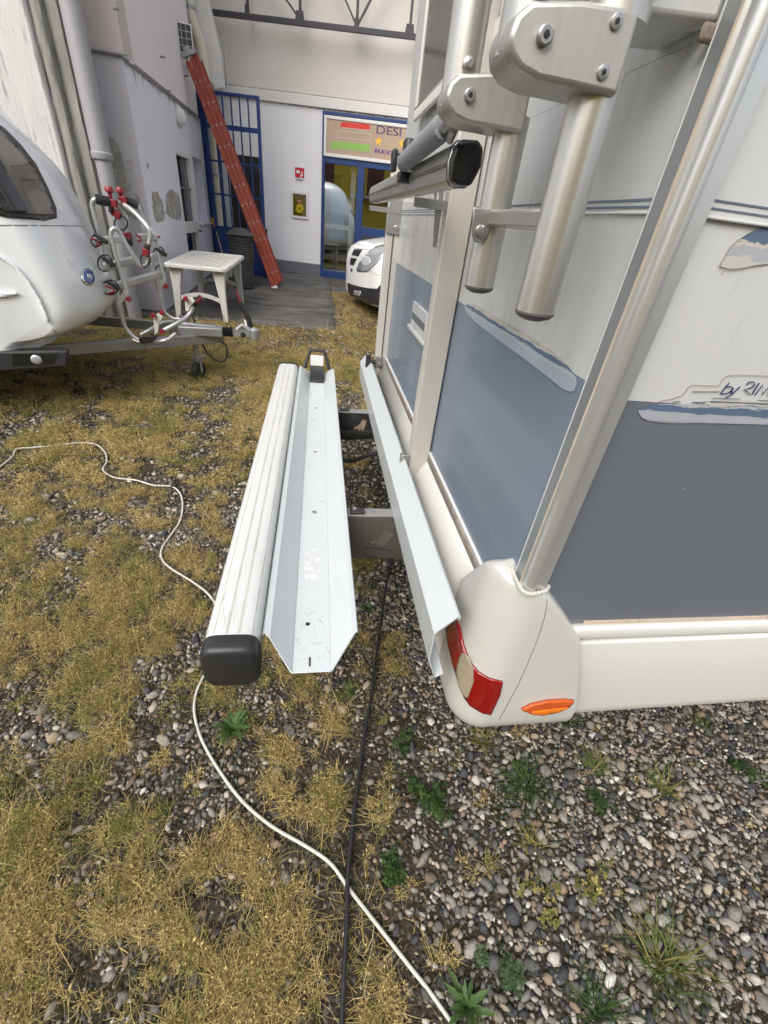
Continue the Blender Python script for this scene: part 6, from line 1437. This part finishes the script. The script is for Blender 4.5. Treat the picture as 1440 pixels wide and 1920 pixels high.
STRAW = np.array([(.56, .42, .17), (.47, .355, .14), (.37, .285, .115), (.62, .50, .27), (.32, .285, .115), (.23, .245, .08), (.44, .30, .13)])
SWT = np.array([.22, .22, .14, .12, .13, .10, .07])
def blades(x, y, L, lay, wid, col, seed, zoff=0):
    """curved 3-segment blades rooted at x,y; lay: 0 upright .. 1 lying flat"""
    r_ = np.random.default_rng(seed); n = len(x); an = r_.uniform(0, 2 * np.pi, n)
    ts = np.array([0, .5, 1.0]); bend = r_.uniform(.2, 1.0, n)
    el0 = (1 - lay) * np.pi / 2 * r_.uniform(.55, 1.1, n) + .08; px_, py_, pz_ = x.copy(), y.copy(), gz(x, y) + zoff
    dirx, diry = np.cos(an), np.sin(an); rows_ = []
    prev = 0
    for k, t in enumerate(ts):
        if k:
            e = el0 - bend * 1.1 * t; sl_ = L * (t - prev); an2 = an + r_.normal(0, .25, n)
            px_ = px_ + np.cos(e) * np.cos(an2) * sl_; py_ = py_ + np.cos(e) * np.sin(an2) * sl_; pz_ = np.maximum(pz_ + np.sin(e) * sl_, gz(px_, py_) + .003)
        prev = t; w = wid * (1 - .75 * t)
        rows_.append((np.stack([px_ - diry * w, py_ + dirx * w, pz_], 1), np.stack([px_ + diry * w, py_ - dirx * w, pz_ + w * .5], 1)))
    V = np.stack([q for r in rows_ for q in r], 1).reshape(-1, 3)         # n,6,3
    f = np.array([(0, 1, 3, 2), (2, 3, 5, 4)]); F = (f[None] + (np.arange(n) * 6)[:, None, None]).reshape(-1, 4)
    return V, F, np.repeat(col, 6, 0)
def grassfield(name, ntuft, xr, yr, per, Lm, wid, label, seed, thr=.38, spread=.035):
    r_ = np.random.default_rng(seed); x = r_.uniform(*xr, ntuft); y = r_.uniform(*yr, ntuft)
    k = inview(x, y) & onyard(x, y); x, y = x[k], y[k]; gm = grassmask(x, y)
    cl = fbm(x, y, 7.0, 55, 3); k = r_.random(len(x)) < np.clip((gm - thr) / .38, 0.02, 1) * np.clip((cl - .36) / .18, .04, 1); x, y, gm = x[k], y[k], gm[k]; n = len(x)
    tcol = STRAW[r_.choice(len(STRAW), n, p=SWT)]
    green = fbm(x, y, 2.6, 40); tcol = np.where((green > .63)[:, None] & (r_.random(n) < .6)[:, None], np.array([[.085, .125, .032]]), tcol)
    X = np.repeat(x, per) + r_.normal(0, spread, n * per); Y = np.repeat(y, per) + r_.normal(0, spread, n * per)
    col = np.repeat(tcol, per, 0) * r_.uniform(.6, 1.25, (n * per, 1)) * np.array([1, 1, 1])
    mixc = STRAW[r_.choice(len(STRAW), n * per, p=SWT)]; a = (r_.random((n * per, 1)) < .4); col = np.where(a, mixc * r_.uniform(.7, 1.2, (n * per, 1)), col)
    L = Lm * np.exp(r_.normal(0, .4, n * per)) * np.repeat(.6 + .7 * gm, per); lay = np.clip(r_.normal(.68, .25, n * per), 0, 1)
    V, F, c = blades(X, Y, L, lay, wid * r_.uniform(.6, 1.3, n * per), col, seed + 1)
    o = meshfrom(name, V, F, c, MT_GR, False); return tag(o, label, 'grass', kind='stuff')
def flecks(name, ntry, xr, yr, size, label, seed, thr=.3):
    """tiny dry leaves and seed heads matted between the stems"""
    r_ = np.random.default_rng(seed); x = r_.uniform(*xr, ntry); y = r_.uniform(*yr, ntry)
    k = inview(x, y) & onyard(x, y); x, y = x[k], y[k]; gm = grassmask(x, y)
    cl = fbm(x, y, 7.0, 55, 3); k = r_.random(len(x)) < np.clip((gm - thr) / .3, .0, 1) * np.clip((cl - .38) / .18, 0.03, 1); x, y = x[k], y[k]; n = len(x)
    s = size * np.exp(r_.normal(0, .28, n)); h = np.abs(r_.normal(0, .018, n)) + .004
    a = r_.normal(size=(n, 3)); a /= np.linalg.norm(a, axis=1)[:, None]; bb = np.cross(a, r_.normal(size=(n, 3))); bb /= np.linalg.norm(bb, axis=1)[:, None]
    c0_ = np.stack([x, y, gz(x, y) + h + s * .6], 1)
    V = np.stack([c0_ - a * s[:, None], c0_ + bb * (s * .42)[:, None], c0_ + a * s[:, None], c0_ - bb * (s * .42)[:, None]], 1).reshape(-1, 3)
    F = (np.arange(4)[None] + (np.arange(n) * 4)[:, None])
    col = STRAW[r_.choice(len(STRAW), n, p=SWT)] * r_.uniform(.6, 1.3, (n, 1))
    o = meshfrom(name, V, F, np.repeat(col, 4, 0), MT_GR, False); return tag(o, label, 'grass', kind='stuff')
def clumps(name, ntry, xr, yr, nb, R0, Lm, wid, fl, fsize, label, seed, thr=.40, soft=.30):
    """tussocks: every clump has its own size, colour and lean, blades spray out from its heart"""
    r_ = np.random.default_rng(seed); x = r_.uniform(*xr, ntry); y = r_.uniform(*yr, ntry)
    k = inview(x, y) & onyard(x, y); x, y = x[k], y[k]; gm = grassmask(x, y)
    k = (r_.random(len(x)) < np.clip((gm - thr) / soft, np.where(grassmask(x, y, 0.) > .55, .09, .015), 1)) & (cord_dist(x, y) > .045); x, y, gm = x[k], y[k], gm[k]; n = len(x)
    sc = np.exp(r_.normal(0, .38, n)) * (.65 + .5 * gm); green = .5 * fbm(x, y, 1.8, 40) + .5 * fbm(x, y, 6.0, 44); hue = r_.random(n)
    base = np.array([(.57, .44, .19), (.47, .365, .15), (.38, .305, .125), (.34, .32, .105), (.25, .265, .075), (.13, .165, .045)])
    idx = np.digitize(hue + (green - .5) * 1.9, [.36, .62, .78, .90, 1.03]); tcol = base[idx]
    cnt = np.maximum(6, (nb * sc).astype(int)); ci = np.repeat(np.arange(n), cnt); m = len(ci)
    rad = R0 * sc[ci] * np.sqrt(r_.random(m)); an = r_.uniform(0, 2 * np.pi, m)
    X = x[ci] + rad * np.cos(an); Y = y[ci] + rad * np.sin(an)
    dry = STRAW[r_.choice(len(STRAW), m, p=SWT)]; col = np.where(r_.random((m, 1)) < .35, dry, tcol[ci]) * r_.uniform(.55, 1.25, (m, 1))
    L = Lm * sc[ci] * np.exp(r_.normal(0, .35, m)); lay = np.clip(r_.normal(.60, .26, m), 0, .97)
    V, F, c = blades(X, Y, L, lay, wid * r_.uniform(.6, 1.35, m), col, seed + 1)
    o = meshfrom(name, V, F, c, MT_GR, False); tag(o, label, 'grass', kind='stuff')
    fi = np.repeat(np.arange(n), np.maximum(4, (fl * sc).astype(int))); q = len(fi)      # tiny leaves held among the stems
    rad = R0 * 1.25 * sc[fi] * np.sqrt(r_.random(q)); an = r_.uniform(0, 2 * np.pi, q); fx, fy = x[fi] + rad * np.cos(an), y[fi] + rad * np.sin(an)
    s = fsize * np.exp(r_.normal(0, .28, q)); h = .003 + np.abs(r_.normal(0, .016, q)) * sc[fi]
    a = r_.normal(size=(q, 3)); a /= np.linalg.norm(a, axis=1)[:, None]; bb = np.cross(a, r_.normal(size=(q, 3))); bb /= np.linalg.norm(bb, axis=1)[:, None]
    c0_ = np.stack([fx, fy, gz(fx, fy) + h + s * .6], 1)
    V = np.stack([c0_ - a * s[:, None], c0_ + bb * (s * .42)[:, None], c0_ + a * s[:, None], c0_ - bb * (s * .42)[:, None]], 1).reshape(-1, 3)
    F = (np.arange(4)[None] + (np.arange(q) * 4)[:, None]); col = tcol[fi] * r_.uniform(.6, 1.35, (q, 1))
    o = meshfrom('dry_leaves', V, F, np.repeat(col, 4, 0), MT_GR, False); tag(o, 'tiny leaves in ' + label, 'grass', kind='stuff')
MT_GR = attrmat('dry_grass', .8, trans=.25, vs=60, var=.2, spec=.2)
clumps('dry_grass', 20500, (-2.7, 1.6), (-.75, 2.4), 20, .015, .027, .0009, 34, .0032, 'clumped straw grass left of the rack', 21, .50, .50)
clumps('dry_grass', 12000, (-4.0, 1.6), (2.4, 5.6), 20, .028, .042, .0015, 34, .0050, 'clumped dry grass between rack and caravan', 22, .48, .46)
grassfield('dry_grass', 9500, (-2.7, 1.4), (-.75, 2.4), 8, .040, .0009, 'thin straw wisps between the near clumps', 24, .5)
grassfield('dry_grass', 9000, (-2.8, 2.5), (5.6, 10.2), 9, .07, .003, 'dry yellow grass along the concrete apron', 23, .30, .06)

# ------------------------------------------------------------------ weeds one can pick out
GREEN = np.array([(.055, .115, .022), (.07, .135, .03), (.045, .10, .025), (.09, .15, .04)])
leafmat = M('weed_leaf', (.055, .105, .028), .55, var=.25, vs=30, spec=.3)
leafmat2 = M('weed_leaf_pale', (.10, .14, .055), .6, var=.25, vs=30, spec=.3)
def leafmesh(name, seg=7, jag=.25):
    vs = []; fs = []
    for i in range(seg + 1):
        t = i / seg; w = .115 * math.sin(math.pi * min(1, t ** .7 * .97 + .02)) * (1 + (jag if i % 2 else -jag)) + .012; z = .18 * math.sin(t * 2.6)
        vs += [(t, -w, z + w * .25), (t, 0, z), (t, w, z + w * .25)]
    for i in range(seg):
        for j in (0, 1): a = i * 3 + j; fs.append((a, a + 1, a + 4, a + 3))
    me = bpy.data.meshes.new(name); me.from_pydata(vs, [], fs); me.shade_smooth(); return me
LM = [leafmesh('leaf', 7, .28), leafmesh('leaf', 5, .05)]
def rosette(px, py, n, size, label, kind=0, mat=leafmat, group='weeds growing in the yard'):
    p = ong(px, py); t = thing('weed', label, 'weed', (p[0], p[1], p[2]), group); r_ = random.Random(px * 7 + py)
    for i in range(n):
        me = LM[kind]
        if not me.materials: me.materials.append(mat)
        o = bpy.data.objects.new('leaf', me); C.objects.link(o); o.parent = t; s = size * r_.uniform(.6, 1.1)
        o.location = (0, 0, .004 + .004 * r_.random()); o.scale = (s, s * r_.uniform(.8, 1.2), s); o.rotation_euler = (r_.gauss(0, .2), -r_.uniform(.1, .75), i * 2 * math.pi / n * 1.0 + r_.gauss(0, .2))
    return t
def tuft(px, py, n, L, label, cols, lay=.35, group='grass tufts growing in the gravel'):
    p = ong(px, py); r_ = np.random.default_rng(int(px * 13 + py)); x = p[0] + r_.normal(0, L * .12, n); y = p[1] + r_.normal(0, L * .12, n)
    col = np.array(cols)[r_.integers(0, len(cols), n)] * r_.uniform(.7, 1.3, (n, 1))
    V, F, c = blades(x, y, L * r_.uniform(.6, 1.2, n), np.clip(r_.normal(lay, .2, n), 0, .9), np.full(n, .0016) * r_.uniform(.7, 1.4, n), col, int(px + py))
    V = V - np.array([p[0], p[1], p[2]]); o = meshfrom('grass_tuft', V, F, c, MT_GR, False); o.location = tuple(p); return tag(o, label, 'grass', group)
def clover(px, py, n, R_, label, cols, group='weeds growing in the yard', leaf=.010):
    p = ong(px, py); r_ = np.random.default_rng(int(px * 3 + py * 5)); V = []; F = []; Cc = []
    k = 0; R_ = R_ * .85; n = int(n * .8); leaf = leaf * .85; blobs = r_.normal(0, R_ * .55, (5, 2))
    for i in range(n):
        bl = blobs[r_.integers(0, len(blobs))]; cx_, cy_ = bl[0] + r_.normal(0, R_ * .28), bl[1] + r_.normal(0, R_ * .28); rr_ = min(R_, math.hypot(cx_, cy_)); h = .008 + .03 * (1 - rr_ / R_) * r_.random() + .012 * r_.random()
        col = np.array(cols[r_.integers(0, len(cols))]) * r_.uniform(.65, 1.35); a0 = r_.uniform(0, 6.3); s = leaf * r_.uniform(.6, 1.25); tl_ = r_.normal(0, .35, 2)
        for lf in range(3):
            b0 = a0 + lf * 2.1; ux, uy = np.cos(b0), np.sin(b0); vx, vy = -uy, ux
            for du, dv in ((0, 0), (.55, -.5), (1.1, -.25), (1.1, .25), (.55, .5)):
                X, Y_ = (ux * du + vx * dv) * s, (uy * du + vy * dv) * s; V.append((cx_ + X, cy_ + Y_, h + X * tl_[0] + Y_ * tl_[1])); Cc.append(col)
            F.append(tuple(range(k, k + 5))); k += 5
    o = meshfrom('clover_weed', np.array(V), np.array(F), np.array(Cc), MT_GR, False); o.location = tuple(p); return tag(o, label, 'weed', group)
G1 = [(.045, .088, .024), (.062, .105, .03), (.032, .066, .02)]; G2 = [(.10, .14, .04), (.13, .15, .05), (.07, .11, .03)]; G3 = [(.34, .27, .10), (.20, .20, .06), (.14, .16, .045)]
rosette(437, 1372, 22, .075, 'leafy green dandelion beside the white cord under the bumper tube')
rosette(872, 1890, 14, .075, 'pale green rosette among pebbles right of the white cord end', 0, leafmat2)
rosette(690, 1145, 12, .05, 'green leafy weed beside the black cable under the channel rail')
clover(790, 1505, 170, .062, 'broad dark clover patch right of the black cable', G1)
clover(738, 1630, 120, .05, 'round clover clump between black cable and pebbles', G1)
clover(950, 1822, 110, .045, 'grey green clover patch above the pale rosette', [(.07, .12, .05), (.09, .13, .06)])
clover(1392, 1452, 90, .06, 'clover patch on the pebbles furthest along the motorhome side', G1)
clover(1115, 1508, 70, .04, 'small clover patch between the grass tufts on the gravel', G1)
clover(760, 1395, 60, .035, 'little clover sprig in line between tail light and black cable', G1)
clover(660, 1300, 70, .05, 'mossy green weeds below the end of the channel rail', G2)
clover(905, 1335, 45, .03, 'green weed poking out under the bumper corner', G1)
clover(1010, 1695, 80, .055, 'yellowing low weed in the middle of the open gravel', G3, leaf=.008)
clover(1105, 1660, 80, .05, 'yellow green low weed right of the yellowing one', G3, leaf=.008)
tuft(985, 1475, 120, .14, 'long dark green grass tuft below the tail light', G1 + G2[:1])
tuft(1115, 1445, 60, .10, 'olive grass tuft below the orange side marker', G2 + G3)
tuft(1238, 1480, 60, .12, 'thin upright grass tuft out on the gravel', G2 + G3)
tuft(1240, 1812, 110, .15, 'large yellowish grass tuft amid the biggest pebbles', G2 + G3)
tuft(1065, 1355, 50, .08, 'short grass tuft at the edge of the motorhome skirt', G1 + G2)
tuft(1312, 1360, 40, .08, 'grass tuft under the motorhome side skirt', G2)
tuft(905, 1390, 50, .09, 'dry grass tuft under the red tail light', G3)
tuft(1000, 1590, 40, .08, 'wispy straw tuft on the open gravel', G3)
tuft(620, 1505, 60, .09, 'brown straw tuft between white cord and black cable', G3)
tuft(1120, 1900, 60, .10, 'mossy green tuft at the pale rosette side of the gravel', G1)
